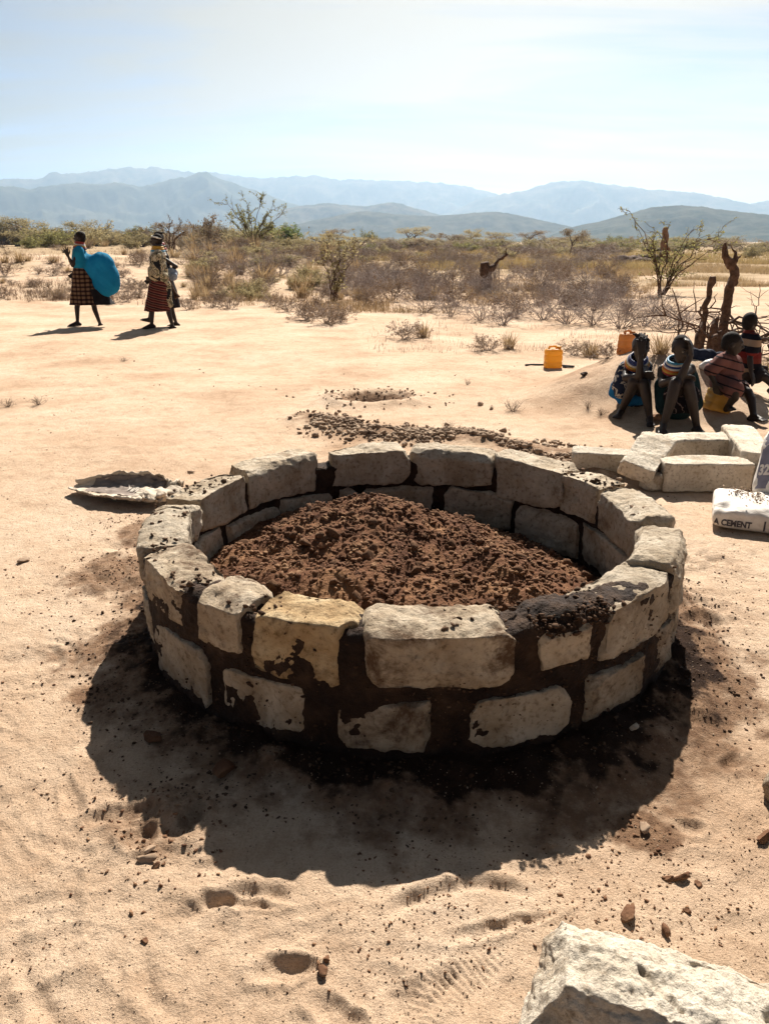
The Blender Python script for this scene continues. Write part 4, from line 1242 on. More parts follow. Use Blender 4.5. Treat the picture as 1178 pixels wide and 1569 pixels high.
def person(label, base, J, k=1.0, voxel=.008, hair='crop', girth=1.0, collar=None):
    """J holds world positions of the joints; the body is fused into one skin"""
    base = np.asarray(base, float)
    root = empty('person', base)
    tag(root, label, 'person')
    A = {n: np.asarray(v, float) for n, v in J.items() if not isinstance(v, (tuple, list)) or len(v) == 3}
    mb = MB(); g = girth * k
    pel, che, nek, hd = A['pelvis'], A['chest'], A['neck'], A['head']
    mid = (pel + che) / 2
    ax = unit(A['shR'] - A['shL']); hx = unit(A['hipR'] - A['hipL'])
    for s in (-1, 1):
        mb.cap(pel + hx * s * .055 * g, mid + ax * s * .045 * g, .095 * g, .085 * g); mb.cap(mid + ax * s * .045 * g, che + ax * s * .05 * g, .085 * g, .098 * g)
    mb.cap(che, nek, .10 * g, .05 * g)
    mb.cap(A['shL'], A['shR'], .05 * g, .05 * g)
    for s in ('L', 'R'): mb.cap(che + (A['sh' + s] - che) * .5, A['sh' + s], .085 * g, .055 * g)
    mb.cap(nek, hd - [0, 0, .03 * k], .046 * k, .044 * k)
    # head
    f = unit(J['face']); f0 = f.copy(); up0 = unit(J.get('up', (0, 0, 1)))
    sd = unit(np.cross(f, up0)); up = unit(np.cross(sd, f))
    B = np.column_stack([f, sd, up])
    def H(x, y, z): return hd + B @ (np.array([x, y, z]) * k)
    mb.ball(H(-.012, 0, .022), np.array([.096, .074, .088]) * k, 16, 12, B)
    mb.ball(H(.022, 0, -.025), np.array([.066, .060, .082]) * k, 14, 10, B)
    mb.cap(H(.04, -.018, -.088), H(.04, .018, -.088), .026 * k, .026 * k)           # chin
    mb.cap(H(.086, 0, .012), H(.100, 0, -.020), .010 * k, .017 * k, 8)               # nose
    mb.cap(H(.090, -.014, -.022), H(.090, .014, -.022), .010 * k, .010 * k, 8)
    mb.cap(H(.078, -.03, .032), H(.078, .03, .032), .014 * k, .014 * k, 8)           # brow
    mb.cap(H(.078, -.018, -.052), H(.078, .018, -.052), .013 * k, .013 * k, 8)       # lips
    mb.cap(H(.078, -.015, -.064), H(.078, .015, -.064), .012 * k, .012 * k, 8)
    for s in (-1, 1): mb.ball(H(-.005, s * .077, -.008), np.array([.018, .009, .030]) * k, 8, 6, B)   # ears
    for s in ('L', 'R'):
        sh, el, wr = A['sh' + s], A['el' + s], A['wr' + s]
        mb.cap(sh, el, .046 * g, .035 * g); mb.cap(el, el + (wr - el) * .3, .036 * g, .036 * g); mb.cap(el + (wr - el) * .3, wr, .036 * g, .024 * k)
        hdv = J.get('hand' + s)
        if hdv: hand(mb, wr, hdv[0], hdv[1], hdv[2] if len(hdv) > 2 else 1, hdv[3] if len(hdv) > 3 else .35, k, hdv[4] if len(hdv) > 4 else .3)
        hp, kn, an, to = A['hip' + s], A['kn' + s], A['an' + s], A['to' + s]
        mb.cap(hp, kn, .075 * g, .052 * g); calf = kn + (an - kn) * .32
        bk = unit(np.cross(hx, kn - an)) * (-.012 * k)
        mb.cap(kn, calf + bk, .052 * g, .050 * g); mb.cap(calf + bk, an, .050 * g, .030 * k)
        foot_(mb, an, to, k)
    for v in mb.v: v -= base
    body = remeshed(mb, 'body', M['skin'], root, voxel, 2)
    for s in (-1, 1):
        e = MB(); e.ball(H(.079, s * .031, .008) - base, .0105 * k, 10, 8); e.build('eye', M['eye'], body)
    hb = MB()
    if hair == 'crop':
        hb.ball(H(-.020, 0, .034) - base, np.array([.094, .0785, .086]) * k, 18, 12, B)
        hb.ball(H(-.055, 0, -.005) - base, np.array([.055, .068, .070]) * k, 14, 10, B)
    elif hair == 'tuft':
        hb.ball(H(-.012, 0, .06) - base, np.array([.085, .05, .066]) * k, 16, 10, B)
        for q in range(14):
            a = q / 13 * 2.4 - 1.2
            hb.cap(H(.05 * math.sin(a * 2.1) - .01, .03 * math.cos(q * 2.3), .09) - base, H(.085 * math.sin(a) - .03, .05 * math.cos(q * 2.3), .08 + .035 * math.cos(a)) - base, .013 * k, .009 * k, 8)
    if hb.v: remeshed(hb, 'hair', M['hair'], root, .008, 1)
    root['_base'] = [float(x) for x in base]
    return root, H, B

def ptorus(c, ax, r, t, root, mat, name, base, sq=1.0):
    ax = unit(ax); u = unit(np.cross(ax, [0.3, 1, 0.1])); v = np.cross(ax, u)
    mb = MB(); n = 28
    P = [np.asarray(c) - base + r * (math.cos(a) * u + sq * math.sin(a) * v) for a in np.arange(n + 1) * 2 * math.pi / n]
    mb.tube(P, [t] * (n + 1), 8, False)
    return mb.build(name, mat, root)

def collar(root, p0, p1, r0, r1, cols):
    base = np.array(root['_base']); p0, p1 = np.asarray(p0, float), np.asarray(p1, float)
    n = len(cols); L_ = np.linalg.norm(p1 - p0)
    for i, c in enumerate(cols):
        t = i / max(1, n - 1)
        ptorus(p0 + (p1 - p0) * t, p1 - p0, r0 + (r1 - r0) * t ** .8, L_ / n * .80, root, BEAD[c], 'bead_collar', base)

def loft(root, name, rings, mat, n=44, ripple=0.0, waves=7, seed=1, thick=.006, close_top=False, local=False):
    """rings: (centre, half axis u, half axis v); cloth tube with folds that deepen downwards"""
    base = np.zeros(3) if local else np.array(root['_base'])
    rings = [tuple(np.asarray(q, float) for q in r) for r in rings]
    m = 26; t = np.linspace(0, len(rings) - 1, m); V = []
    a = np.arange(n) * 2 * math.pi / n
    for i, tt in enumerate(t):
        j = min(int(tt), len(rings) - 2); f = tt - j; f = f * f * (3 - 2 * f)
        c, u, v = [rings[j][q] * (1 - f) + rings[j + 1][q] * f for q in range(3)]
        s = i / (m - 1)
        fold = 1 + ripple * s * (np.sin(a * waves + 1.5 * s + seed) + .5 * np.sin(a * (waves * 2 + 1) + seed * 2 - s)) + .4 * ripple * fbm2(np.cos(a) * 3 + seed, np.sin(a) * 3 + s * 4, 3, seed)
        V.append(c - base + fold[:, None] * (np.cos(a)[:, None] * u + np.sin(a)[:, None] * v))
    V = np.vstack(V); F = []
    i = np.arange(m - 1)[:, None]; j = np.arange(n)[None, :]; j2 = (j + 1) % n
    F = np.stack([i * n + j, i * n + j2, (i + 1) * n + j2, (i + 1) * n + j], -1).reshape(-1, 4)
    o = mesh_obj(name, V, F, mat, root)
    s = o.modifiers.new('thickness', 'SOLIDIFY'); s.thickness = thick; s.offset = 0
    return o

def wrap(root, name, caps, mat, voxel=.012, smooth=4, amp=.012, sc=(7, 7, 3), seed=1, cut=None, fold=0.0):
    """garment fused from swollen capsules, with creases"""
    base = np.array(root['_base']); mb = MB()
    for c in caps:
        if len(c) == 4: mb.cap(np.asarray(c[0], float) - base, np.asarray(c[1], float) - base, c[2], c[3], 14)
        else: mb.ball(np.asarray(c[0], float) - base, c[1], 18, 12, c[2])
    o = remeshed(mb, name, mat, root, voxel, smooth)
    me = o.data; n = len(me.vertices); co = np.empty(n * 3); me.vertices.foreach_get('co', co); co = co.reshape(-1, 3)
    nr = np.empty(n * 3); me.vertices.foreach_get('normal', nr); nr = nr.reshape(-1, 3)
    w = co + base
    co = co + nr * (amp * fbm3(w[:, 0] * sc[0], w[:, 1] * sc[1], w[:, 2] * sc[2], 3, seed))[:, None]
    if fold:
        a = w[:, 0] * 7 + w[:, 2] * 6.5 + 0.5 * fbm3(w[:, 0] * 3, w[:, 1] * 3, w[:, 2] * 3, 3, seed)
        co = co + nr * (fold * (np.abs(np.sin(a * 1.6)) ** .5 + .6 * np.abs(np.sin(a * 3.7 + 1)) ** .6 - 1))[:, None]
    me.vertices.foreach_set('co', co.ravel()); me.update()
    if cut:
        bm = bmesh.new(); bm.from_mesh(me)
        for p, nn in cut:
            bmesh.ops.bisect_plane(bm, geom=bm.verts[:] + bm.edges[:] + bm.faces[:], plane_co=Vector(np.asarray(p, float) - base), plane_no=Vector(nn), clear_outer=True)
        bm.to_mesh(me); bm.free()
    return o

# --- woman walking with a ballooning blue shawl (first of the three walkers)
def walker_blue():
    y = 15.0
    g = at(132, 500, y); zg = gz(g[0], y)
    dz = zg - at(119, 497, y)[2]
    P = lambda px, py, dy=0: at(px, py, y + dy) + [0, 0, dz]
    J = dict(pelvis=P(128, 419), chest=P(123, 392), neck=P(122.5, 376), head=P(122, 362), face=(-1, -.12, 0.02),
             shL=P(120, 384, -.17), shR=P(121, 384, .17), elL=P(111.5, 404, -.25), wrL=P(104.5, 390, -.27), handL=((-.3, 0, .95), (0, -1, 0.1), 1, .10, 1.2),
             elR=P(122, 404, .24), wrR=P(116, 414, .18), handR=((-.7, 0, -.6), (0, -1, 0), 1, .5),
             hipL=P(127, 424, -.09), hipR=P(129, 424, .09), knL=P(119.5, 459, -.09), anL=P(119, 491.5, -.09), toL=P(104, 497, -.12),
             knR=P(143, 461, .08), anR=P(153.5, 494, .08), toR=P(149, 503, -.02))
    r, H, B = person('woman walking with one hand raised, blue shawl billowing behind, brown checked skirt', (g[0], y, zg), J, 1.0, .009, 'crop')
    collar(r, P(122.5, 368.5), P(122.5, 378), .066, .108, ['red', 'red', 'white', 'yellow', 'red', 'dark'])
    X, Yv = np.array([1., 0, 0]), np.array([0, 1., 0])
    loft(r, 'skirt', [(P(125, 408), X * .15, Yv * .15), (P(128, 420), X * .19, Yv * .19), (P(132, 445), X * .26, Yv * .22), (P(135, 464), X * .31, Yv * .24)], M['check'], ripple=.10, waves=8)
    loft(r, 'underskirt', [(P(140, 440), X * .24, Yv * .18), (P(148, 456), X * .26, Yv * .19), (P(151, 463.5), X * .29, Yv * .2)], M['black_cloth'], ripple=.06, waves=6, seed=4)
    caps = [(P(122, 381, -.14), P(122, 381, .14), .085, .085), (P(121, 386, -.16), P(123, 398, -.14), .10, .12), (P(121, 386, .16), P(123, 398, .14), .10, .12), (P(122, 386), P(124, 404), .13, .15),
            (P(126, 394), P(150, 410), .13, .22)]
    Rm = np.array(Matrix.Rotation(R(-17), 3, 'Y'))
    caps.append((P(162, 419), np.array([.24, .23, .37]), Rm)); caps.append((P(154, 404), np.array([.26, .22, .22]), Rm)); caps.append((P(158, 432), np.array([.18, .2, .26]), Rm))
    wrap(r, 'shawl', caps, M['blue_cloth'], .014, 8, .022, (4, 4, 1.6), 3, fold=.013)
walker_blue()

def walker_print():
    y = 14.45
    g = at(243, 505, y); zg = gz(g[0], y); dz = zg - at(243, 504, y)[2]
    P = lambda px, py, dy=0: at(px, py, y + dy) + [0, 0, dz]
    J = dict(pelvis=P(245, 430), chest=P(243, 400), neck=P(242, 383), head=P(240, 369.5), face=(-1, -.1, -.03),
             shL=P(241, 393, -.17), shR=P(244, 393, .17), elL=P(243, 418, -.22), wrL=P(234, 427, -.16), handL=((-.8, .2, -.1), (0, 1, 0), 1, .6),
             elR=P(252, 416, .2), wrR=P(247, 430, .2), handR=((-.5, 0, -.8), (0, -1, 0), 1, .5),
             hipL=P(244, 436, -.09), hipR=P(246, 436, .09), knL=P(235, 467, -.09), anL=P(233, 498, -.1), toL=P(217.5, 504.5, -.12),
             knR=P(258, 470, .08), anR=P(265, 501, .06), toR=P(252, 507, .02))
    r, H, B = person('woman walking in cream and black printed wrap with maroon striped skirt, headband and bead collar', (g[0], y, zg), J, 1.0, .009, 'crop')
    base = np.array(r['_base'])
    ptorus(H(-.012, 0, .055), (.25, 0, 1), .088, .012, r, BEAD['white'], 'headband', base)
    collar(r, P(242, 376.5), P(243, 391), .07, .125, ['dark', 'yellow', 'yellow', 'sky', 'white', 'white'])
    X, Yv = np.array([1., 0, 0]), np.array([0, 1., 0])
    loft(r, 'skirt', [(P(245, 424), X * .16, Yv * .17), (P(245, 440), X * .19, Yv * .19), (P(243, 460), X * .20, Yv * .2), (P(242, 477), X * .215, Yv * .21)], M['maroon_stripe'], ripple=.09, waves=7, seed=2)
    wrap(r, 'wrap', [(P(243, 391, -.13), P(243, 391, .13), .085, .085), (P(242, 396, -.16), P(238, 420, -.16), .10, .13), (P(244, 396, .14), P(248, 424, .12), .10, .13), (P(243, 398), P(245, 432), .14, .17),
                     (P(247, 425, -.05), P(255, 452, .0), .14, .10), (P(255, 452), P(259, 466), .10, .07), (P(234, 414, -.12), P(234, 422, -.1), .08, .08)], M['camo'], .012, 4, .03, (7, 7, 4), 5, fold=.012)
walker_print()

def walker_behind():
    y = 15.0
    g = at(247, 492, y); zg = gz(g[0], y); dz = zg - at(247, 497, y)[2]
    P = lambda px, py, dy=0: at(px, py, y + dy) + [0, 0, dz]
    J = dict(pelvis=P(250, 428), chest=P(247, 396), neck=P(245, 376), head=P(242.5, 362), face=(-1, 0, -.03),
             shL=P(246, 390, -.16), shR=P(248, 390, .16), elL=P(270, 405, -.10), wrL=P(259, 413, -.08), handL=((-.9, 0, .1), (0, -1, 0), 1, .5),
             elR=P(240, 410, .2), wrR=P(234, 424, .18), handR=((-.8, 0, -.4), (0, -1, 0), 1, .5),
             hipL=P(249, 434, -.08), hipR=P(251, 434, .08), knL=P(236, 464, -.05), anL=P(229, 486, -.02), toL=P(215, 487, -.04),
             knR=P(262, 464, .08), anR=P(270, 492, .06), toR=P(254, 498, .02))
    r, H, B = person('person in black cloth walking half hidden behind the woman in the printed wrap, elbow bent', (g[0], y, zg), J, 1.0, .010, 'tuft')
    collar(r, P(245, 370), P(245.5, 381), .066, .105, ['red', 'dark', 'red', 'dark'])
    X, Yv = np.array([1., 0, 0]), np.array([0, 1., 0])
    loft(r, 'skirt', [(P(249, 420), X * .17, Yv * .17), (P(251, 440), X * .22, Yv * .2), (P(253, 468), X * .27, Yv * .21)], M['black_cloth'], ripple=.06, waves=7, seed=6)
    wrap(r, 'wrap', [(P(247, 388, -.12), P(247, 388, .12), .085, .085), (P(247, 392), P(250, 428), .15, .17)], M['black_cloth'], .014, 4, .02, (7, 7, 4), 8)
    # what it carries slung at the back
    mb = MB()
    p, q = P(257, 422, -.16), P(272, 453, -.2)
    t = np.linspace(0, 1, 12)
    mb.tube([p + (q - p) * k for k in t], [.022 + .006 * math.sin(k * 9) if k < .7 else .022 + (k - .7) * .13 for k in t], 8)
    o = mb.build('carried_stick', M['bark'])
    tag(o, 'dark flared wooden stick hanging at the back of the walkers in wraps', 'stick')
    b = P(264, 416, -.16); mb = MB()
    for k in range(9): mb.ball(b + rng.normal(0, .04, 3), (.07, .06, .075), 10, 8)
    o = remeshed(mb, 'small_bundle', BEAD['sky'], None, .012, 3)
    o.data.materials[0] = cloth('pale_blue_bundle', (0.12, 0.16, 0.24), (0.30, 0.34, 0.40), 30)
    tag(o, 'small pale blue bundle held under the bent elbow of the hidden walker', 'bundle')
walker_behind()

# --- seated group on the sand heap
def sitter_print():
    Q = lambda px, py, y: at(px, py, y)
    J = dict(pelvis=Q(971, 604, 6.98), chest=Q(974, 572, 6.92), neck=Q(977, 551, 6.84), head=Q(981, 533, 6.74), face=(.30, -1, -.38), up=(0.05, -.25, 1),
             shL=Q(988, 560, 6.84), shR=Q(960, 561, 6.92), elL=Q(979, 576, 6.62), wrL=Q(981, 545, 6.60), handL=((-.02, .05, 1), (-.1, 1, -.2), -1, .25, .5),
             elR=Q(958, 579, 6.74), wrR=Q(974, 576, 6.64), handR=((1, -.1, .1), (0, -1, -.3), 1, .4),
             hipL=Q(979, 606, 6.95), hipR=Q(964, 606, 6.95), knL=Q(986, 589, 6.60), knR=Q(970, 586, 6.66), anL=Q(995, 640, 6.56), anR=Q(951, 630, 6.80), toL=Q(997, 653, 6.42), toR=Q(944, 640, 6.66))
    r, H, B = person('woman in printed wrap and bead collar sitting with a hand over her face', Q(972, 618, 6.95), J, .93, .0075, 'tuft')
    collar(r, Q(977, 548, 6.80), Q(975, 561, 6.86), .066, .108, ['blue', 'blue', 'white', 'yellow', 'orange', 'blue', 'sky'])
    wrap(r, 'wrap', [(Q(962, 565, 6.9), Q(986, 565, 6.86), .08, .08), (Q(974, 572, 6.9), Q(970, 600, 6.96), .135, .16), (Q(959, 566, 6.9), Q(951, 590, 6.86), .075, .085), (Q(951, 590, 6.86), Q(950, 602, 6.84), .075, .06)], M['white_print'], .011, 3, .022, (8, 8, 5), 4)
    wrap(r, 'blue_cloth', [(Q(945, 592, 6.92), Q(940, 602, 6.92), .06, .05), (Q(948, 600, 6.94), Q(952, 612, 6.86), .07, .05), (Q(965, 612, 6.84), Q(982, 613, 6.8), .06, .045)], M['bright_blue'], .011, 3, .02, (9, 9, 5), 6)
    for an, to, f in (('anL', 'toL', 1), ('anR', 'toR', 1)): sandal(r, J[an], J[to], .93)
def sandal(root, an, to, k):
    base = np.array(root['_base']); a, t = np.asarray(an, float), np.asarray(to, float)
    f = unit((t - a) * [1, 1, .6]); heel = a - f * .05 * k + [0, 0, -.078 * k]; toe = t + f * .012 * k + [0, 0, -.034 * k]
    s = unit(np.cross(f, [0, 0, 1])); up = np.cross(s, f); V = []
    for lay in (0, 1):
        for q in range(20):
            an_ = q / 20 * 2 * math.pi; c = (heel + toe) / 2
            V.append(c + f * np.linalg.norm(toe - heel) / 2 * math.cos(an_) + s * (.042 + .008 * math.cos(an_)) * k * math.sin(an_) + up * (.014 * lay) - base)
    F = [tuple(range(19, -1, -1)), tuple(range(20, 40))] + [(q, (q + 1) % 20, 20 + (q + 1) % 20, 20 + q) for q in range(20)]
    mesh_obj('sandal', V, F, M['black_cloth'], root, False)
sitter_print()

def sitter_teal():
    Q = lambda px, py, y: at(px, py, y)
    J = dict(pelvis=Q(1040, 615, 6.62), chest=Q(1037, 580, 6.56), neck=Q(1038, 556, 6.47), head=Q(1043, 535, 6.38), face=(.22, -1, -.25), up=(0.06, -.2, 1),
             shL=Q(1056, 566, 6.48), shR=Q(1016, 567, 6.54), elL=Q(1041, 581, 6.26), wrL=Q(1058, 544, 6.26), handL=((-.05, .15, .9), (-.75, .6, 0), -1, 1.0, .2),
             elR=Q(1014, 588, 6.42), wrR=Q(1036, 580, 6.27), handR=((1, .1, .1), (0, -.6, -.8), 1, .4),
             hipL=Q(1050, 618, 6.6), hipR=Q(1030, 618, 6.6), knL=Q(1054, 590, 6.26), knR=Q(1034, 588, 6.24), anL=Q(1067, 655, 6.28), anR=Q(1016, 651, 6.22), toL=Q(1078, 668, 6.12), toR=Q(1014, 664, 6.10))
    r, H, B = person('woman in dark teal dress and bead collar sitting with a hand raised to her brow', Q(1040, 630, 6.55), J, .95, .0075, 'none')
    collar(r, Q(1036, 551, 6.46), Q(1034, 568, 6.50), .068, .112, ['sky', 'white', 'blue', 'white', 'orange', 'yellow', 'red', 'dark'])
    wrap(r, 'dress', [(Q(1020, 572, 6.55), Q(1052, 571, 6.52), .075, .075), (Q(1037, 580, 6.58), Q(1040, 612, 6.64), .15, .17), (Q(1017, 590, 6.6), Q(1017, 622, 6.56), .085, .085), (Q(1057, 578, 6.56), Q(1063, 618, 6.56), .07, .08)], M['teal_dark'], .011, 3, .02, (8, 8, 4), 7)
    wrap(r, 'lap_cloth', [(Q(1034, 606, 6.46), Q(1053, 606, 6.46), .10, .10), (Q(1036, 618, 6.44), Q(1053, 618, 6.44), .09, .09)], M['lap_print'], .011, 3, .012, (9, 9, 6), 9)
    hb = MB(); b = np.array(r['_base'])
    hb.ball(H(-.022, 0, .045) - b, np.array([.084, .064, .075]) * .95, 18, 12, B)
    remeshed(hb, 'hair', M['hair'], r, .008, 1)
    for an, to in (('anL', 'toL'), ('anR', 'toR')): sandal(r, J[an], J[to], .95)
sitter_teal()

def boy_can():
    Q = lambda px, py, y: at(px, py, y)
    J = dict(pelvis=Q(1110, 586, 6.74), chest=Q(1112, 561, 6.76), neck=Q(1116, 544, 6.74), head=Q(1122, 527, 6.72), face=(1, -.35, -.12),
             shL=Q(1124, 553, 6.88), shR=Q(1102, 553, 6.64), elR=Q(1087, 570, 6.62), wrR=Q(1094, 586, 6.60), handR=((.35, .1, -.9), (.8, .5, 0), 1, .45),
             elL=Q(1128, 570, 6.84), wrL=Q(1131, 586, 6.74), handL=((.5, -.2, -.7), (-.5, -.5, 0), -1, .5),
             hipL=Q(1114, 590, 6.82), hipR=Q(1110, 591, 6.66), knL=Q(1145, 601, 6.70), knR=Q(1126, 602, 6.50), anL=Q(1154, 637, 6.54), anR=Q(1115, 622, 6.58), toL=Q(1171, 645, 6.42), toR=Q(1122, 628, 6.46))
    r, H, B = person('boy in dusty pink shirt and shorts with dark stripes sitting on a yellow can', Q(1112, 600, 6.74), J, .86, .0075, 'crop', .95)
    wrap(r, 'shirt', [(Q(1104, 555, 6.66), Q(1123, 555, 6.86), .072, .072), (Q(1112, 561, 6.76), Q(1111, 586, 6.75), .125, .135), (Q(1102, 555, 6.64), Q(1090, 566, 6.63), .062, .066), (Q(1124, 555, 6.88), Q(1128, 566, 6.86), .062, .062), (Q(1115, 548, 6.75), Q(1114, 556, 6.76), .062, .09)], M['pink_stripe'], .010, 3, .012, (9, 9, 6), 12)
    wrap(r, 'shorts', [(Q(1111, 586, 6.70), Q(1124, 597, 6.54), .10, .082), (Q(1114, 586, 6.82), Q(1134, 596, 6.80), .10, .08), (Q(1110, 585, 6.72), Q(1113, 588, 6.8), .12, .12)], M['pink_stripe'], .010, 3, .01, (9, 9, 6), 13)
boy_can()

def boy_striped():
    y = 7.45
    Q = lambda px, py, dy=0: at(px, py, y + dy)
    J = dict(pelvis=Q(1141, 572), chest=Q(1144, 535), neck=Q(1147, 510), head=Q(1148.5, 495), face=(.75, .65, -.05),
             shL=Q(1137, 521, .10), shR=Q(1156, 520, -.10), elR=Q(1148, 549, -.16), wrR=Q(1150, 570, -.2), handR=((.3, -.2, -.8), (-.6, .6, 0), 1, .5),
             elL=Q(1141, 550, .2), wrL=Q(1155, 562, .22), handL=((.9, 0, -.2), (0, -1, 0), 1, .5),
             hipL=Q(1140, 574, .08), hipR=Q(1143, 575, -.08), knL=Q(1168, 572, .05), knR=Q(1170, 578, -.14), anL=Q(1185, 594, .05), anR=Q(1188, 597, -.14), toL=Q(1199, 599, 0), toR=Q(1203, 602, -.2))
    r, H, B = person('boy in maroon, cream and black striped shirt sitting by the brushwood', Q(1143, 585), J, .85, .008, 'crop', .92)
    wrap(r, 'shirt', [(Q(1140, 521, .08), Q(1154, 521, -.08), .07, .07), (Q(1145, 532), Q(1143, 566), .12, .135), (Q(1156, 522, -.11), Q(1152, 537, -.15), .06, .062), (Q(1137, 522, .11), Q(1139, 538, .16), .06, .062), (Q(1146.5, 512), Q(1145.5, 521), .055, .08)], M['bold_stripe'], .010, 3, .010, (9, 9, 6), 15)
    wrap(r, 'shorts', [(Q(1141, 573), Q(1158, 575, -.1), .11, .08), (Q(1141, 573, .06), Q(1158, 572, .06), .11, .08)], M['black_cloth'], .011, 3, .01, (9, 9, 6), 16)
boy_striped()

# ------------------------------------------------------------------ jerrycans and belongings
def plastic(name, c, trans=0.45):
    m = simple(name, tuple(x * .8 for x in c), c, 6, 0.45, 0.25, 14, 0.01, 0.4)
    N, L = m.node_tree.nodes, m.node_tree.links; b = N['Principled BSDF']
    t = N.new('ShaderNodeBsdfTranslucent'); t.inputs[0].default_value = (*c, 1)
    mx = N.new('ShaderNodeMixShader'); mx.inputs[0].default_value = trans
    L.new(b.outputs[0], mx.inputs[1]); L.new(t.outputs[0], mx.inputs[2]); L.new(mx.outputs[0], N['Material Output'].inputs['Surface'])
    return m
M['can_orange'] = plastic('orange_plastic', (0.80, 0.47, 0.085), .5)
M['can_peach'] = plastic('faded_orange_plastic', (0.60, 0.32, 0.12), .5)
M['can_yellow'] = plastic('yellow_plastic', (0.55, 0.32, 0.06), .3)
M['white_plastic'] = simple('white_plastic', (0.55, 0.54, 0.52), (0.68, 0.67, 0.66), 5, 0.5, 0.2, 12, 0.01)
M['hose'] = simple('black_rubber', (0.008, 0.008, 0.009), (0.016, 0.015, 0.016), 9, 0.6, 0)

def jerrycan(label, loc, rot, mat, w=.205, d=.15, h=.25):
    root = empty('jerrycan', loc); root.rotation_euler = rot
    tag(root, label, 'jerrycan')
    rows = []
    prof = [(0, .90), (.012, .97), (.03, 1), (h * .30, 1), (h * .32, .955), (h * .36, .955), (h * .38, 1), (h * .62, 1), (h * .64, .955), (h * .68, .955), (h * .70, 1), (h * .84, 1), (h * .91, .94), (h * .955, .80), (h * .97, .6)]
    n = 40; a = np.arange(n) * 2 * math.pi / n; V = []
    for z, k in prof:
        c, s = np.cos(a), np.sin(a)
        V.append(np.column_stack([w / 2 * k * np.sign(c) * np.abs(c) ** .45, d / 2 * k * np.sign(s) * np.abs(s) ** .45, np.full(n, z)]))
    m = len(prof); V = np.vstack(V)
    F = [(i * n + j, i * n + (j + 1) % n, (i + 1) * n + (j + 1) % n, (i + 1) * n + j) for i in range(m - 1) for j in range(n)]
    F += [tuple(range(n - 1, -1, -1)), tuple((m - 1) * n + j for j in range(n))]
    body = mesh_obj('can_body', V, F, mat, root)
    mb = MB(); mb.tube([(-w * .30, 0, h * .93), (-w * .27, 0, h * 1.06), (-w * .1, 0, h * 1.10), (w * .12, 0, h * 1.08), (w * .17, 0, h * .94)], [.014, .014, .013, .013, .014], 8)
    mb.build('handle', mat, root)
    mb = MB(); mb.tube([(w * .31, 0, h * .94), (w * .31, 0, h * 1.03)], [.024, .024], 14); mb.build('neck', mat, root)
    mb = MB(); mb.tube([(w * .31, 0, h * 1.025), (w * .31, 0, h * 1.075)], [.030, .029], 14); mb.build('cap', mat, root)
    return root
g = ground_pt(848, 567)
jerrycan('glowing orange jerrycan standing alone on the open sand, a black rope behind it', (g[0], g[1] + .08, g[2] - .004), (0, 0, R(6)), M['can_orange'], .215, .15, .245)
mb = MB(); p0 = np.array([g[0], g[1] + .22, g[2] + .012])
pth = [p0 + [-.32, -.02, 0], p0 + [-.24, .03, 0], p0 + [-.12, .02, 0], p0 + [.02, .04, 0], p0 + [.16, -.05, 0], p0 + [.27, -.13, 0], p0 + [.24, -.18, 0], p0 + [.12, -.16, 0]]
mb.tube(pth, [.012] * len(pth), 6); tag(mb.build('rope', M['hose']), 'black rope lying on the sand behind the lone orange jerrycan', 'rope')
g = at(956, 556, 8.35); jerrycan('faded orange jerrycan half hidden behind the woman in the printed wrap', (g[0], 8.35, gz(g[0], 8.35) - .01), (0, R(4), R(25)), M['can_peach'], .18, .13, .235)
g = at(1096, 624, 6.70); jerrycan('tilted yellow jerrycan under the boy in the dusty pink shirt', (g[0] + .01, 6.72, gz(g[0], 6.72) + .005), (R(0), R(13), R(8)), M['can_yellow'], .225, .17, .20)
# things set down behind the women
g = at(1083, 571, 7.3); b = MB()
b.ball((0, 0, .05), (.065, .05, .05), 16, 12); b.ball((.025, 0, .06), (.05, .04, .05), 14, 10); b.ball((-.04, .01, .035), (.045, .04, .035), 14, 10)
o = remeshed(b, 'white_bag', M['white_plastic'], None, .008, 2); o.location = (g[0], 7.3, gz(g[0], 7.3) - .01)
tag(o, 'small white plastic bag on the heap between the teal dress and the boy', 'bag')
g = at(1078, 556, 7.55); b = MB()
for k in range(12): b.ball((rng.normal(0, .07), rng.normal(0, .03), .07 + rng.normal(0, .025)), (.07, .05, .055), 12, 8)
o = remeshed(b, 'cloth_bundle', cloth('navy_bundle', (0.008, 0.012, 0.03), (0.03, 0.035, 0.06), 14), None, .012, 3); o.location = (g[0], 7.55, gz(g[0], 7.55) - .03)
tag(o, 'dark navy cloth bundle lying behind the white bag and seated women', 'bundle')

# ------------------------------------------------------------------ dead wood
def crooked(pts, jit, n, seed):
    rg = np.random.default_rng(seed); pts = np.asarray(pts, float)
    t = np.linspace(0, len(pts) - 1, n); out = []
    for k in t:
        i = min(int(k), len(pts) - 2); f = k - i
        out.append(pts[i] * (1 - f) + pts[i + 1] * f)
    out = np.array(out); out[1:-1] += rg.normal(0, jit, (n - 2, 3))
    return out

def knobbly(o, amp, sc, seed):
    me = o.data; n = len(me.vertices); co = np.empty(n * 3); me.vertices.foreach_get('co', co); co = co.reshape(-1, 3)
    nr = np.empty(n * 3); me.vertices.foreach_get('normal', nr); nr = nr.reshape(-1, 3)
    co = co + nr * (amp * fbm3(co[:, 0] * sc, co[:, 1] * sc, co[:, 2] * sc * .4, 4, seed, .6))[:, None]
    me.vertices.foreach_set('co', co.ravel()); me.update(); return o

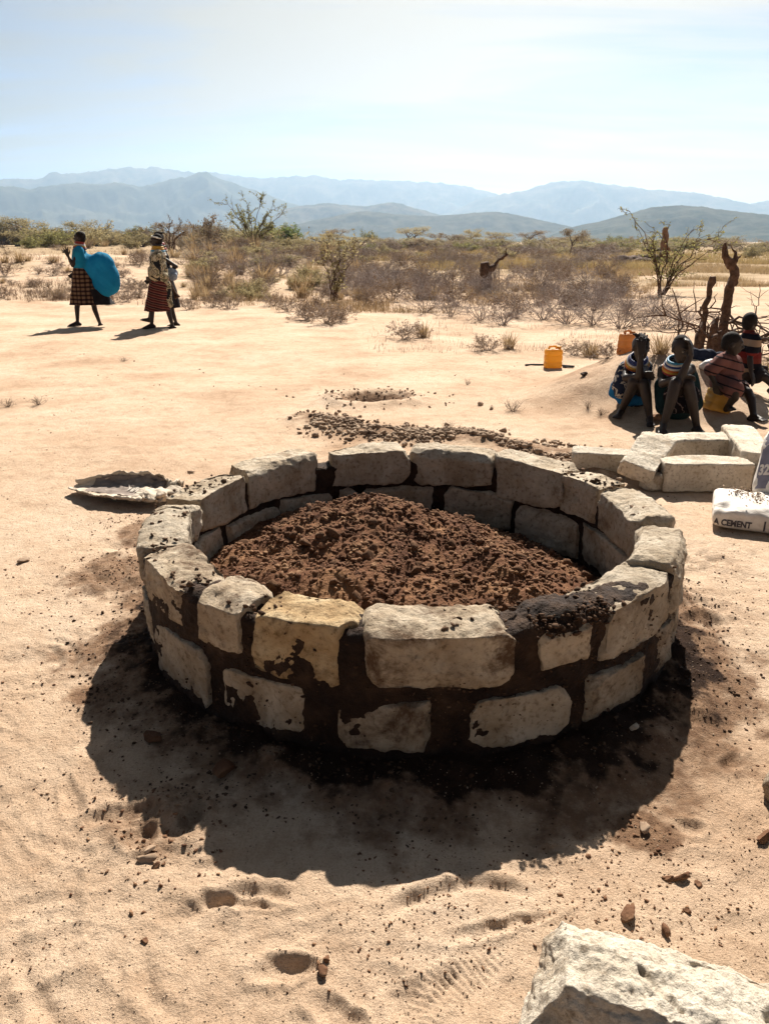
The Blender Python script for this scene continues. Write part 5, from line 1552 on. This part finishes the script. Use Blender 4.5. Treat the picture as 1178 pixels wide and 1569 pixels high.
def dead_posts():
    y = 10.3; Q = lambda px, py, dy=0: at(px, py, y + dy)
    g = Q(1110, 540); zg = gz(g[0], y)
    foot_p = np.array([Q(1108, 520)[0], y, zg - .1])
    b = MB()
    b.tube(crooked([foot_p, Q(1110, 490), Q(1114, 455), Q(1122, 432), Q(1120, 404)], .012, 14, 1), np.linspace(.066, .048, 14), 12)
    b.ball(Q(1119, 404), (.062, .05, .07)); b.ball(Q(1126, 433), (.03, .03, .04))
    b.tube(crooked([Q(1117, 404), Q(1111, 390), Q(1110, 372)], .006, 6, 2), [.05, .054, .05, .044, .034, .014], 10)
    b.tube(crooked([Q(1122, 404), Q(1128, 394), Q(1123, 384), Q(1119, 375)], .005, 8, 3), [.036, .034, .03, .026, .022, .018, .013, .007], 10)
    b.tube(crooked([Q(1129, 397), Q(1136, 389)], .004, 5, 4), [.02, .018, .015, .01, .006], 8)
    for v in b.v: v -= foot_p
    o = knobbly(remeshed(b, 'dead_tree', M['bark'], None, .010, 1), .022, 12, 5); o.location = foot_p
    tag(o, 'tall dead tree trunk ending in a claw-like fork behind the boys', 'dead tree')
    f2 = np.array([Q(1077, 520, -.2)[0], y - .2, gz(Q(1077, 520)[0], y - .2) - .1]); b = MB()
    b.tube(crooked([f2, Q(1076, 505, -.2), Q(1080, 470, -.2), Q(1087, 448, -.2), Q(1090, 424, -.2)], .012, 14, 7), np.linspace(.05, .026, 14), 10)
    b.tube(crooked([Q(1088, 440, -.2), Q(1093, 432, -.2), Q(1095, 423, -.2)], .005, 5, 8), [.03, .028, .025, .02, .012], 8)
    for v in b.v: v -= f2
    o = knobbly(remeshed(b, 'dead_branch', M['bark'], None, .012, 2), .02, 10, 6); o.location = f2
    tag(o, 'thinner leaning dead trunk beside the forked one', 'dead tree')
    f3 = np.array([Q(1094, 520, -.3)[0], y - .3, gz(Q(1094, 520)[0], y - .3) - .05]); b = MB()
    b.tube(crooked([f3, Q(1091, 508, -.3), Q(1097, 492, -.3), Q(1103, 480, -.3)], .01, 9, 9), [.065, .06, .055, .048, .04, .032, .024, .015, .008], 10)
    b.tube(crooked([f3 + [.1, 0, 0], Q(1098, 516, -.3), Q(1106, 505, -.3)], .01, 7, 11), [.07, .065, .058, .05, .04, .025, .012], 10)
    for v in b.v: v -= f3
    o = knobbly(remeshed(b, 'tree_stump', M['bark'], None, .012, 2), .03, 9, 8); o.location = f3
    tag(o, 'split broken stump low between the two dead trunks', 'stump')
    f4 = Q(1066, 540, -.6); f4[2] = gz(f4[0], f4[1]); b = MB()
    pp = crooked([f4, Q(1064, 525, -.6), Q(1069, 508, -.5), Q(1078, 492, -.4), Q(1070, 478, -.4), Q(1073, 470, -.4)], .008, 16, 13) - f4
    b.tube(pp, np.linspace(.028, .012, 16), 8); o = b.build('dead_branch', M['bark']); o.location = f4
    tag(o, 'thin curling dead branch in front of the leaning dead trunk', 'branch')
dead_posts()

def brush_pile():
    y0 = 10.2; c = at(1150, 560, y0); root = empty('brushwood_pile', (c[0], y0, gz(c[0], y0)))
    tag(root, 'tangled heap of dry thorn branches behind the boys', 'brushwood')
    rg = np.random.default_rng(31)
    for k in range(64):
        s = np.array([rg.uniform(-.75, 1.7), rg.uniform(-.7, 1.0), rg.uniform(0, .55) ** 1.2])
        d = unit([rg.normal(0, 1), rg.normal(0, .8), rg.normal(.15, .35)]); L_ = rg.uniform(.5, 1.2)
        e = s + d * L_; e[2] = abs(e[2]) * .8 + .02; m = (s + e) / 2 + rg.normal(0, .14, 3); m[2] = abs(m[2])
        b = MB(); P = crooked([s, m, e], .02, 9, 50 + k); r0 = rg.uniform(.008, .026)
        b.tube(P, np.linspace(r0, .004, 9), 6)
        for q in range(rg.integers(2, 6)):
            i = rg.integers(2, 8); dd = unit(d + rg.normal(0, .7, 3)); b.tube(crooked([P[i], P[i] + dd * rg.uniform(.12, .4)], .012, 4, 90 + q + k), [r0 * .5, r0 * .4, r0 * .3, .002], 4)
        b.build('branch', M['bark' if k % 3 else 'twig_dark'], root)
brush_pile()

def dead_snag():
    g = ground_pt(745, 450); y = g[1]; Q = lambda px, py: at(px, py, y)
    b = MB()
    b.tube(crooked([g - [0, 0, .1], Q(744, 430), Q(742, 402)], .02, 8, 3), np.linspace(.17, .13, 8), 10)
    b.tube(crooked([Q(745, 425), Q(758, 404), Q(770, 394), Q(776, 379)], .03, 9, 4), np.linspace(.11, .03, 9), 8)
    b.tube(crooked([Q(769, 395), Q(780, 389)], .01, 4, 5), [.06, .05, .04, .02], 8)
    for v in b.v: v -= g
    o = knobbly(remeshed(b, 'dead_snag', M['bark'], None, .03, 2), .06, 5, 8); o.location = g
    tag(o, 'broken dead snag with one slanting limb in the grey scrub', 'dead tree')
dead_snag()

def termite():
    g = ground_pt(1018, 402); y = g[1]; Q = lambda px, py: at(px, py, y)
    root = empty('termite_mound', g); tag(root, 'tall narrow red-brown termite chimney behind the thorn sapling', 'termite mound')
    b = MB(); b.tube(crooked([g, Q(1018, 385), Q(1017, 365), Q(1020, 347)], .06, 12, 3) - g, [.5, .42, .36, .33, .30, .28, .28, .27, .27, .25, .22, .14], 10)
    M['termite'] = simple('termite_earth', (0.22, 0.115, 0.06), (0.34, 0.20, 0.11), .8, .95, .8, 2, .2)
    knobbly(b.build('chimney', M['termite'], root), .12, 1.5, 4)
    b = MB(); w = Q(985, 409) - g
    for k in range(14): b.ball((rng.normal(w[0], .9), rng.normal(0, .5), rng.uniform(0, .15)), (rng.uniform(.5, .9), .6, rng.uniform(.25, .55)), 10, 8)
    o = remeshed(b, 'earth_mound', M['bark'], root, .08, 2); knobbly(o, .12, 2, 6)
termite()

# ------------------------------------------------------------------ vegetation
def twig_paths(rg, n_stem, h, spread, levels=3, curve=.3, kids=(3, 6), rad=.012, up=.5, shrink=.55):
    out = []
    def grow(p, d, L_, r, lev):
        n = 4; P = [p]; dd = d.copy()
        for k in range(n - 1):
            dd = unit(dd + rg.normal(0, curve, 3) + [0, 0, .06 * up]); P.append(P[-1] + dd * L_ / (n - 1))
        P = np.array(P); out.append((P, np.linspace(r, r * .45, n), lev))
        if lev < levels:
            for c in range(rg.integers(*kids)):
                t = rg.uniform(.3, 1.0) * (n - 1); i = min(int(t), n - 2); q = P[i] + (P[i + 1] - P[i]) * (t - i)
                grow(q, unit(dd + rg.normal(0, .75, 3)), L_ * rg.uniform(shrink * .7, shrink * 1.2), r * .55, lev + 1)
    for s in range(n_stem):
        a = rg.uniform(0, 6.283); lean = spread * rg.uniform(.25, 1)
        grow(np.array([rg.normal(0, .05), rg.normal(0, .05), -.03]), unit([math.cos(a) * lean, math.sin(a) * lean, up + rg.uniform(0, .5)]), h * rg.uniform(.6, 1), rad, 1)
    return out

def tubes_mesh(paths, sides=3):
    V, F, n = [], [], 0
    for P, r, lev in paths:
        k = len(P); tg = np.gradient(P, axis=0); tg /= np.linalg.norm(tg, axis=1)[:, None] + 1e-9
        a = np.cross(tg, [0.31, 0.87, 0.38]); a /= np.linalg.norm(a, axis=1)[:, None] + 1e-9; b = np.cross(tg, a)
        sd = sides if lev > 1 else max(5, sides)
        an = np.arange(sd) * 2 * math.pi / sd
        V.append((P[:, None] + r[:, None, None] * (np.cos(an)[None, :, None] * a[:, None] + np.sin(an)[None, :, None] * b[:, None])).reshape(-1, 3))
        i = np.arange(k - 1)[:, None]; j = np.arange(sd)[None, :]; j2 = (j + 1) % sd
        F.append(n + np.stack([i * sd + j, i * sd + j2, (i + 1) * sd + j2, (i + 1) * sd + j], -1).reshape(-1, 4)); n += k * sd
    return np.vstack(V), np.vstack(F)

def leaves_mesh(pts, rg, size, jit, aspect=.5, droop=0):
    n = len(pts); pts = pts + rg.normal(0, 1, (n, 3)) * jit
    u = rg.normal(0, 1, (n, 3)); u[:, 2] = u[:, 2] * .6 - droop; u /= np.linalg.norm(u, axis=1)[:, None]
    v = np.cross(u, rg.normal(0, 1, (n, 3))); v /= np.linalg.norm(v, axis=1)[:, None]
    s = size * rg.uniform(.5, 1.3, (n, 1))
    V = np.stack([pts - u * s, pts + v * s * aspect, pts + u * s, pts - v * s * aspect], 1).reshape(-1, 3)
    return V, np.arange(n * 4).reshape(-1, 4)

def sample_tips(paths, rg, n, minlev):
    sel = [P for P, r, lev in paths if lev >= minlev]
    out = []
    for k in range(n):
        P = sel[rg.integers(len(sel))]; t = rg.random() * (len(P) - 1); i = min(int(t), len(P) - 2); out.append(P[i] + (P[i + 1] - P[i]) * (t - i))
    return np.array(out)

PROTO = {}
def proto(kind, builder, n, seed0):
    L_ = []
    for k in range(n):
        o = builder(np.random.default_rng(seed0 + k)); L_.append(o)
    PROTO[kind] = L_

def hide_from(o):
    for c in [o] + list(o.children): COL.objects.unlink(c)
    return o

def p_dry(rg):
    p = twig_paths(rg, 16, .95, 1.0, 3, .22, (4, 7), .011, .38)
    V, F = tubes_mesh(p); o = mesh_obj('dry_shrub', V, F, M['twig'], smooth=False)
    return hide_from(o)
def p_dry_leaf(rg):
    root = empty('dry_bush'); p = twig_paths(rg, 14, .85, 1.0, 3, .22, (3, 6), .010, .42)
    V, F = tubes_mesh(p); mesh_obj('twigs', V, F, M['twig'], root, False)
    V, F = leaves_mesh(sample_tips(p, rg, 1500, 2), rg, .028, .03); mesh_obj('foliage', V, F, M['drybrown'], root, False)
    return hide_from(root)
def p_tuft(rg):
    n = 150; V = []
    for k in range(n):
        a = rg.uniform(0, 6.283); rr_ = abs(rg.normal(0, .13)); b = np.array([rr_ * math.cos(a), rr_ * math.sin(a), -.02]); a2 = a + rg.normal(0, .6)
        h = rg.uniform(.25, 1.0); le = rg.uniform(.1, .75); t = b + np.array([math.cos(a2) * le * h, math.sin(a2) * le * h, h * (1 - .35 * le)]); m = (b + t) / 2 + [0, 0, .10 * h]
        w = np.array([-math.sin(a2), math.cos(a2), 0]) * .011
        V += [b - w, b + w, m + w * .8, m - w * .8, t + w * .25, t - w * .25]
    F = []
    for k in range(n): q = k * 6; F += [(q, q + 1, q + 2, q + 3), (q + 3, q + 2, q + 4, q + 5)]
    return hide_from(mesh_obj('grass_tuft', np.array(V), np.array(F), M['drygrass'], smooth=False))
def p_twigtuft(rg):
    p = twig_paths(rg, 22, .7, 1.0, 2, .22, (2, 5), .008, .42); V, F = tubes_mesh(p)
    return hide_from(mesh_obj('twig_tuft', V, F, M['twig_dark'], smooth=False))
def leafy(name, mat, n_leaf, ls, tw='twig_dark', h=.8, spread=.9, up=.5):
    def f(rg):
        root = empty(name); p = twig_paths(rg, 11, h, spread, 3, .2, (3, 6), .016, up)
        V, F = tubes_mesh(p); mesh_obj('branches', V, F, M[tw], root, False)
        V, F = leaves_mesh(sample_tips(p, rg, n_leaf, 2), rg, ls, .05); mesh_obj('foliage', V, F, M[mat], root, False)
        return hide_from(root)
    return f
def umbrella(mat, n_leaf, flat=.5, trunk_h=.42):
    """flat-topped acacia, one metre high before scaling"""
    def f(rg):
        root = empty('acacia_tree'); paths = []; tips = []
        for s in range(rg.integers(1, 3)):
            b = np.array([rg.normal(0, .03), rg.normal(0, .03), -.02]); t = np.array([rg.normal(0, .10), rg.normal(0, .10), trunk_h])
            P = crooked([b, t], .015, 5, int(rg.integers(1e6))); paths.append((P, np.linspace(.038, .026, 5), 1))
            for k in range(7):
                a = rg.uniform(0, 6.283); l = rg.uniform(.25, .62); e = t + np.array([math.cos(a) * l, math.sin(a) * l, rg.uniform(.12, .45) * (1.1 - l * .6)])
                Q = crooked([P[-1 - k % 2], (t + e) / 2 + [0, 0, .04], e], .02, 5, int(rg.integers(1e6))); paths.append((Q, np.linspace(.017, .007, 5), 2)); tips.append(e)
                for m in range(4):
                    e2 = e + np.array([rg.normal(0, .14), rg.normal(0, .14), rg.uniform(-.02, .10)]); paths.append((crooked([Q[3], e2], .01, 4, int(rg.integers(1e6))), np.linspace(.008, .003, 4), 3)); tips.append(e2)
        V, F = tubes_mesh(paths, 4); mesh_obj('trunk', V, F, M['twig_dark'], root, False)
        tips = np.array(tips); c = tips[rg.integers(len(tips), size=n_leaf)] + rg.normal(0, 1, (n_leaf, 3)) * [.085, .085, .085 * flat]
        V, F = leaves_mesh(c, rg, .020, .004, .6); mesh_obj('crown', V, F, M[mat], root, False)
        return hide_from(root)
    return f
proto('dry', p_dry, 5, 10); proto('dryleaf', p_dry_leaf, 4, 20); proto('tuft', p_tuft, 4, 30); proto('twigtuft', p_twigtuft, 4, 40)
proto('green', leafy('green_shrub', 'green', 2600, .034), 4, 50)
proto('bright', leafy('leafy_shrub', 'green_bright', 3400, .036), 2, 60)
proto('olive', leafy('olive_shrub', 'olive', 2400, .036), 4, 70)
proto('brownbush', leafy('brown_shrub', 'brownleaf', 1800, .034, 'twig'), 3, 80)
proto('acacia', umbrella('olive', 2600), 3, 90); proto('acacia_brown', umbrella('brownleaf', 2000), 2, 95); proto('acacia_green', umbrella('green', 2600), 2, 98)

def dup_tree(o):
    c = o.copy(); COL.objects.link(c)
    for ch in o.children:
        d = ch.copy(); COL.objects.link(d); d.parent = c
    return c
vr = np.random.default_rng(77)
def plant(kind, px, py, hpx, label, group=None, wide=1.0, cat=None, idx=None):
    """stands a plant at the ground seen at this pixel, hpx tall in photograph pixels"""
    g = ground_pt(px, py); depth = g[1] * math.cos(PITCH) + (EYE - g[2]) * math.sin(PITCH)
    H_ = hpx / FPX * depth
    pr = PROTO[kind]; o = dup_tree(pr[vr.integers(len(pr)) if idx is None else idx])
    k = {'dry': 1.35, 'dryleaf': 1.25, 'tuft': 1.0, 'twigtuft': 1.15, 'acacia': 1.2, 'acacia_brown': 1.2, 'acacia_green': 1.2}.get(kind, 1.3)
    o.location = g; o.rotation_euler = (0, 0, vr.uniform(0, 6.28)); s = H_ * 1.0 / k * 1.15; o.scale = (s * wide, s * wide, s)
    return tag(o, label, cat or {'tuft': 'grass tuft', 'acacia': 'tree', 'acacia_brown': 'tree', 'acacia_green': 'tree'}.get(kind, 'shrub'), group)

# trees that can be told apart along the horizon
plant('acacia', 38, 352, 46, 'round grey-green acacia on the skyline near the picture edge, left of the blue shawl', None, 1.1)
plant('acacia', 118, 352, 40, 'flat-topped acacia on the skyline above the woman in blue', None, 1.25)
plant('acacia', -4, 345, 40, 'acacia cut off by the left picture edge on the skyline')
plant('acacia_brown', 202, 356, 26, 'tiny brown tree on the skyline between the two walking groups')
plant('acacia_brown', 262, 368, 38, 'brown flat-topped tree above the head of the printed-wrap woman', None, 1.3)
plant('brownbush', 318, 382, 64, 'bare brown thorn tree left of the green acacia', None, .85, 'tree')
plant('bright', 440, 376, 36, 'dense leafy bright green shrub beside the green acacia', None, 1.3)
plant('acacia_brown', 514, 366, 26, 'small brown umbrella tree in front of the low hills', None, 1.3)
plant('green', 568, 376, 30, 'round green bush under the low bushy hills', None, .9)
plant('acacia', 634, 377, 33, 'small spreading acacia in the middle of the far scrub', None, 1.1)
plant('acacia_brown', 672, 374, 24, 'brown round tree right of the small spreading acacia')
plant('acacia', 722, 378, 30, 'greenish tree in the far scrub left of the dead snag')
plant('green', 718, 382, 22, 'pale green bush below the greenish far tree', None, 1.1)
plant('acacia_brown', 806, 376, 26, 'two-tone brown bushy tree in the middle of the far scrub', None, 1.4)
plant('acacia', 762, 374, 24, 'low olive tree in the far scrub above the dead snag', None, 1.3)
plant('acacia_brown', 873, 392, 47, 'tall thin-trunked tree standing clear of the far scrub', None, .72)
plant('olive', 1150, 396, 26, 'olive bush at the right picture edge behind the forked trunk', None, 1.4)
# far thicket
SK = [('olive', 'olive thicket bush in the far scrub line'), ('green', 'green thicket bush in the far scrub line'), ('brownbush', 'brown leafless bush in the far scrub line'), ('acacia', 'small acacia in the far scrub line'), ('acacia_brown', 'small dry brown acacia in the far scrub line')]
GR = {k: 'far scrub ' + k for k, _ in SK}
for k in range(84):
    px = vr.uniform(-20, 420); py = vr.uniform(360, 382); kd, lb = SK[[0, 0, 0, 1, 2, 2][vr.integers(6)]]
    plant(kd, px, py + (4 if px > 250 else 0), vr.uniform(18, 36), lb, GR[kd], vr.uniform(1.2, 1.9))
for k in range(150):
    px = vr.uniform(400, 1210); py = 377 + 13 * vr.random() ** 1.3; kd, lb = SK[[0, 0, 1, 2, 3, 4][vr.integers(6)]]
    plant(kd, px, py, vr.uniform(9, 22), lb, GR[kd], vr.uniform(1.4, 2.6))
FILL = [('dry', 'low grey brush on the plain just before the far scrub', 'far brush'), ('dryleaf', 'low brown bush on the plain just before the far scrub', 'far brown bushes'), ('olive', 'low olive bush on the plain just before the far scrub', 'far low olive bushes')]
for k in range(150):
    px = vr.uniform(290, 960); py = 384 + 26 * vr.random(); kd, lb, gr_ = FILL[[0, 0, 1, 1, 2][vr.integers(5)]]
    plant(kd, px, py, vr.uniform(12, 24), lb, gr_, vr.uniform(1.4, 2.4))
# grey-purple dry brush belt
plant('dry', 395, 428, 54, 'big rounded grey brushy shrub below the green acacia', None, 1.05, idx=0)
plant('dry', 360, 424, 40, 'grey brushy shrub at the left flank of the big rounded one', None, 1.0, idx=1)
plant('dry', 430, 424, 40, 'grey brushy shrub at the right flank of the big rounded one', None, 1.0, idx=2)
BELT = [('dry', 'grey twiggy shrub in the tangled brush belt', 'brush belt shrubs'), ('dryleaf', 'brown dry-leaved bush in the tangled brush belt', 'brush belt bushes'), ('tuft', 'straw-coloured grass tuft among the tangled brush', 'brush belt tufts')]
for k in range(150):
    px = vr.uniform(500, 960); py = 398 + 88 * vr.random(); 
    if py > 455 + 0.06 * (px - 535): py -= 25
    kd, lb, gr_ = BELT[[0, 0, 0, 1, 2][vr.integers(5)]]
    plant(kd, px, py, vr.uniform(24, 46) * (0.75 if py < 425 else 1) * (.55 if kd == 'tuft' else 1), lb, gr_, vr.uniform(.9, 1.5))
for px, py in [(560, 470), (600, 462), (650, 480), (690, 486), (735, 492), (780, 486), (830, 492), (870, 497), (910, 500), (950, 505), (770, 500), (700, 470)]:
    plant('dry' if px % 20 else 'dryleaf', px, py, vr.uniform(38, 58), 'grey-brown thorny shrub along the near edge of the brush belt', 'near edge shrubs', vr.uniform(.95, 1.3))
for px, py, h in [(985, 500, 46), (1020, 505, 50), (1050, 500, 48), (1000, 480, 40), (960, 482, 40)]:
    plant('dry', px, py, h, 'low grey brush sprawling behind the seated women', 'brush behind the women', 1.5)
MIDS = [('dryleaf', 'brown dry bush on the plain between walkers and brush belt', 'plain bushes'), ('tuft', 'dry grass tuft on the plain between walkers and brush belt', 'plain tufts'), ('olive', 'low olive bush on the plain between walkers and brush belt', 'plain olive bushes')]
for k in range(100):
    px = vr.uniform(285, 570); py = 383 + 78 * vr.random(); kd, lb, gr_ = MIDS[[0, 0, 1, 1, 2][vr.integers(5)]]
    plant(kd, px, py, vr.uniform(14, 30), lb, gr_, vr.uniform(1, 1.7))
for px, py, h in [(500, 497, 42), (470, 492, 34), (522, 494, 34), (485, 486, 40), (440, 478, 30), (330, 470, 30), (352, 474, 26), (290, 476, 22), (420, 470, 26)]:
    plant('dryleaf', px, py, h, 'brown dry bush at the sandy edge right of the walkers', 'sandy edge bushes', vr.uniform(1, 1.4))
LEFT = [('twigtuft', 'dark low twig tuft on the pale bank behind the walkers', 'bank twig tufts'), ('tuft', 'dry grass tuft on the pale bank behind the walkers', 'bank grass tufts'), ('dryleaf', 'low brown bush on the pale bank behind the walkers', 'bank bushes')]
for k in range(60):
    px = vr.uniform(-10, 300); py = 372 + 90 * vr.random() ** 1.1; kd, lb, gr_ = LEFT[vr.integers(3)]
    plant(kd, px, py, vr.uniform(9, 20), lb, gr_, vr.uniform(1.2, 2.0))
for px, py, h in [(8, 424, 28), (6, 458, 24), (70, 455, 20), (95, 460, 22), (175, 466, 26), (195, 464, 24), (265, 470, 24), (215, 408, 26), (60, 420, 16)]:
    plant('dryleaf', px, py, h, 'brown bush beside the track where the walkers pass', 'track side bushes', 1.3)
# tufts on the sand in front of the belt
plant('dryleaf', 622, 522, 38, 'pale dry tuft on the sand below the grey shrubs, left of two others', None, 1.3)
plant('tuft', 648, 518, 26, 'small straw tuft just right of the pale dry one', None, 1.2)
plant('dryleaf', 748, 538, 32, 'wide low dry tuft on the sand below the brush belt', None, 1.5)
plant('tuft', 780, 536, 26, 'straw tuft at the side of the wide low one', None, 1.3)
plant('dryleaf', 880, 545, 32, 'dry bush at the sand edge behind the lone orange jerrycan', None, 1.5)
plant('tuft', 905, 548, 30, 'straw grass behind the lone orange jerrycan', None, 1.5)
plant('dryleaf', 930, 550, 30, 'dry bush left of the faded orange jerrycan', None, 1.4)
plant('tuft', 1010, 545, 34, 'straw grass between the heads of the two seated women', None, 1.4)
plant('tuft', 1165, 578, 30, 'pale grass at the foot of the brushwood at the picture edge', None, 1.4)
plant('twigtuft', 785, 633, 30, 'dark dry tuft alone on the sand behind the gravel strip', None, 1.25)
plant('twigtuft', 715, 590, 16, 'small bent twig lying on the sand above the dark dry tuft', None, .8)
plant('twigtuft', 60, 622, 24, 'dry thorny twig tuft on the sand at the left edge, nearest the middle', None, 1.2)
plant('twigtuft', 14, 625, 22, 'dry thorny twig tuft cut by the left picture edge', None, 1.4)
plant('twigtuft', 190, 556, 10, 'flat patch of dead twigs on the track below the walkers', None, 2.0)
plant('twigtuft', 900, 628, 22, 'dry twig at the foot of the sand heap', None, .9)
plant('twigtuft', 920, 640, 20, 'second dry twig at the foot of the sand heap, nearer the seated woman', None, 1.1)
plant('twigtuft', 686, 672, 26, 'clump of dead roots sticking out of the gravel strip', None, 1.3)
plant('twigtuft', 1150, 720, 20, 'reddish dry twigs beside the pitted stone block', None, .9)
o = PROTO['twigtuft'][1].copy(); COL.objects.link(o); o.location = (-0.33, 3.42, .27); o.scale = (.12, .12, .13)
tag(o, 'dry weed sticking up on the left flank of the soil heap', 'weed')

def sapling(label, base, tips, seed, n_leaf, mat, rad=.05, leaf=.05, twigs=7):
    """open thorn tree: stems from one foot to the given tips, twigs and sparse leaves"""
    g = ground_pt(*base); y = g[1]; rg = np.random.default_rng(seed)
    root = empty('thorn_tree', g); tag(root, label, 'tree'); paths = []
    for px, py in tips:
        e = at(px, py, y + rg.normal(0, .05 * y / 10)) - g; e[1] += rg.normal(0, .35)
        m = e * .45 + np.array([-e[0] * .12, 0, e[2] * .08])
        P = crooked([[rg.normal(0, .06), 0, -.1], m, e], .05, 9, int(rg.integers(1e6))); paths.append((P, np.linspace(rad * rg.uniform(.7, 1), rad * .18, 9), 1))
        for k in range(twigs):
            i = rg.integers(2, 9); d = unit(P[min(i + 1, 8)] - P[i - 1]); d = unit(d + rg.normal(0, .6, 3)); l = rg.uniform(.25, .65) * np.linalg.norm(e) * .45
            T = crooked([P[i], P[i] + d * l + [0, 0, .05 * l]], .04, 6, int(rg.integers(1e6))); paths.append((T, np.linspace(rad * .3, rad * .1, 6), 2))
            for m2 in range(4):
                j = rg.integers(1, 6); d2 = unit(d + rg.normal(0, .7, 3)); paths.append((crooked([T[j], T[j] + d2 * l * .5], .02, 4, int(rg.integers(1e6))), np.linspace(rad * .16, rad * .07, 4), 3))
    V, F = tubes_mesh(paths, 4); mesh_obj('trunk', V, F, M['bark'], root, False)
    V, F = leaves_mesh(sample_tips(paths, rg, n_leaf, 2), rg, leaf, leaf * .9); mesh_obj('crown', V, F, M[mat], root, False)
sapling('open thorn sapling with slanting stems standing clear in front of the dark hill', (1012, 452),
        [(957, 325), (975, 352), (1000, 362), (1028, 350), (1058, 352), (1085, 360), (1112, 362), (1096, 380), (1070, 385)], 5, 1500, 'green', .036, .036)
sapling('green acacia with open branching crown above the grey brushy shrub', (388, 382), [(347, 312), (362, 318), (380, 312), (398, 310), (415, 322), (432, 330), (425, 345), (355, 340), (372, 335), (405, 338)], 6, 3300, 'green', .07, .075, 9)
sapling('slender green sapling at the edge of the brush', (512, 462), [(490, 380), (505, 366), (520, 385), (540, 395), (552, 378), (528, 372)], 7, 900, 'olive', .025, .04, 6)
sapling('small leafless sapling beside the printed-wrap woman', (262, 388), [(250, 345), (262, 340), (276, 345), (285, 352)], 8, 300, 'brownleaf', .06, .05, 6)

# ------------------------------------------------------------------ ground cover nobody could count
def cover(name, label, mat, n, ylo, yhi, xlo, xhi, hmin, hmax, w, seed, thr, sc):
    rg = np.random.default_rng(seed); V = []
    px = rg.uniform(xlo, xhi, n * 3); py = rg.uniform(ylo, yhi, n * 3)
    D = np.array([ray(a, b) for a, b in zip(px, py)]); t = (0 - EYE) / D[:, 2]; X = t * D[:, 0]; Yv = t * D[:, 1]
    ok = fbm2(X * sc, Yv * sc, 4, seed) > thr; X, Yv = X[ok][:n], Yv[ok][:n]; m = len(X)
    Z = ground_h(X, Yv, False) - .02
    b = np.column_stack([X, Yv, Z]); V = []
    nb = 5
    for k in range(nb):
        a = rg.uniform(0, 6.283, m); h = rg.uniform(hmin, hmax, m) ; le = rg.uniform(.1, .8, m)
        ww = w * np.maximum(1, Yv / 40); o = b + np.column_stack([rg.normal(0, .06, m), rg.normal(0, .06, m), np.zeros(m)])
        tip = o + np.column_stack([np.cos(a) * le * h, np.sin(a) * le * h, h]); s = np.column_stack([np.cos(a + 1.3) * ww, np.sin(a + 1.3) * ww, np.zeros(m)])
        V.append(np.stack([o - s, o + s, tip], 1))
    V = np.concatenate(V, 0).reshape(-1, 3)
    return tag(mesh_obj(name, V, np.arange(len(V)).reshape(-1, 3), M[mat], smooth=False), label, None, None, 'stuff')
cover('yellow_grass', 'belt of yellow grass across the plain under the hill', 'yellowgrass', 8500, 383, 424, 640, 1260, .2, .55, .010, 3, -.05, .12)
cover('yellow_grass', 'thin yellow-green grass over the far plain', 'yellowgrass', 4500, 380, 400, 380, 760, .25, .55, .012, 4, -.1, .08)
cover('dry_grass', 'thin dry grass and stalks among the scrub', 'drygrass', 6000, 392, 480, 290, 1000, .06, .26, .006, 5, 0.1, .5)
cover('dry_grass', 'sparse dead stalks on the bank behind the walkers', 'drybrown', 1500, 385, 470, -20, 300, .05, .22, .006, 6, .15, .5)
cover('dry_stalks', 'dead stalks and litter on the sand edge', 'drybrown', 260, 485, 540, 560, 1060, .03, .14, .003, 7, .1, .9)
cover('pale_scrub', 'pale low scrub beyond the yellow grass', 'drygrass', 5000, 400, 440, 880, 1240, .08, .3, .008, 8, .05, .2)
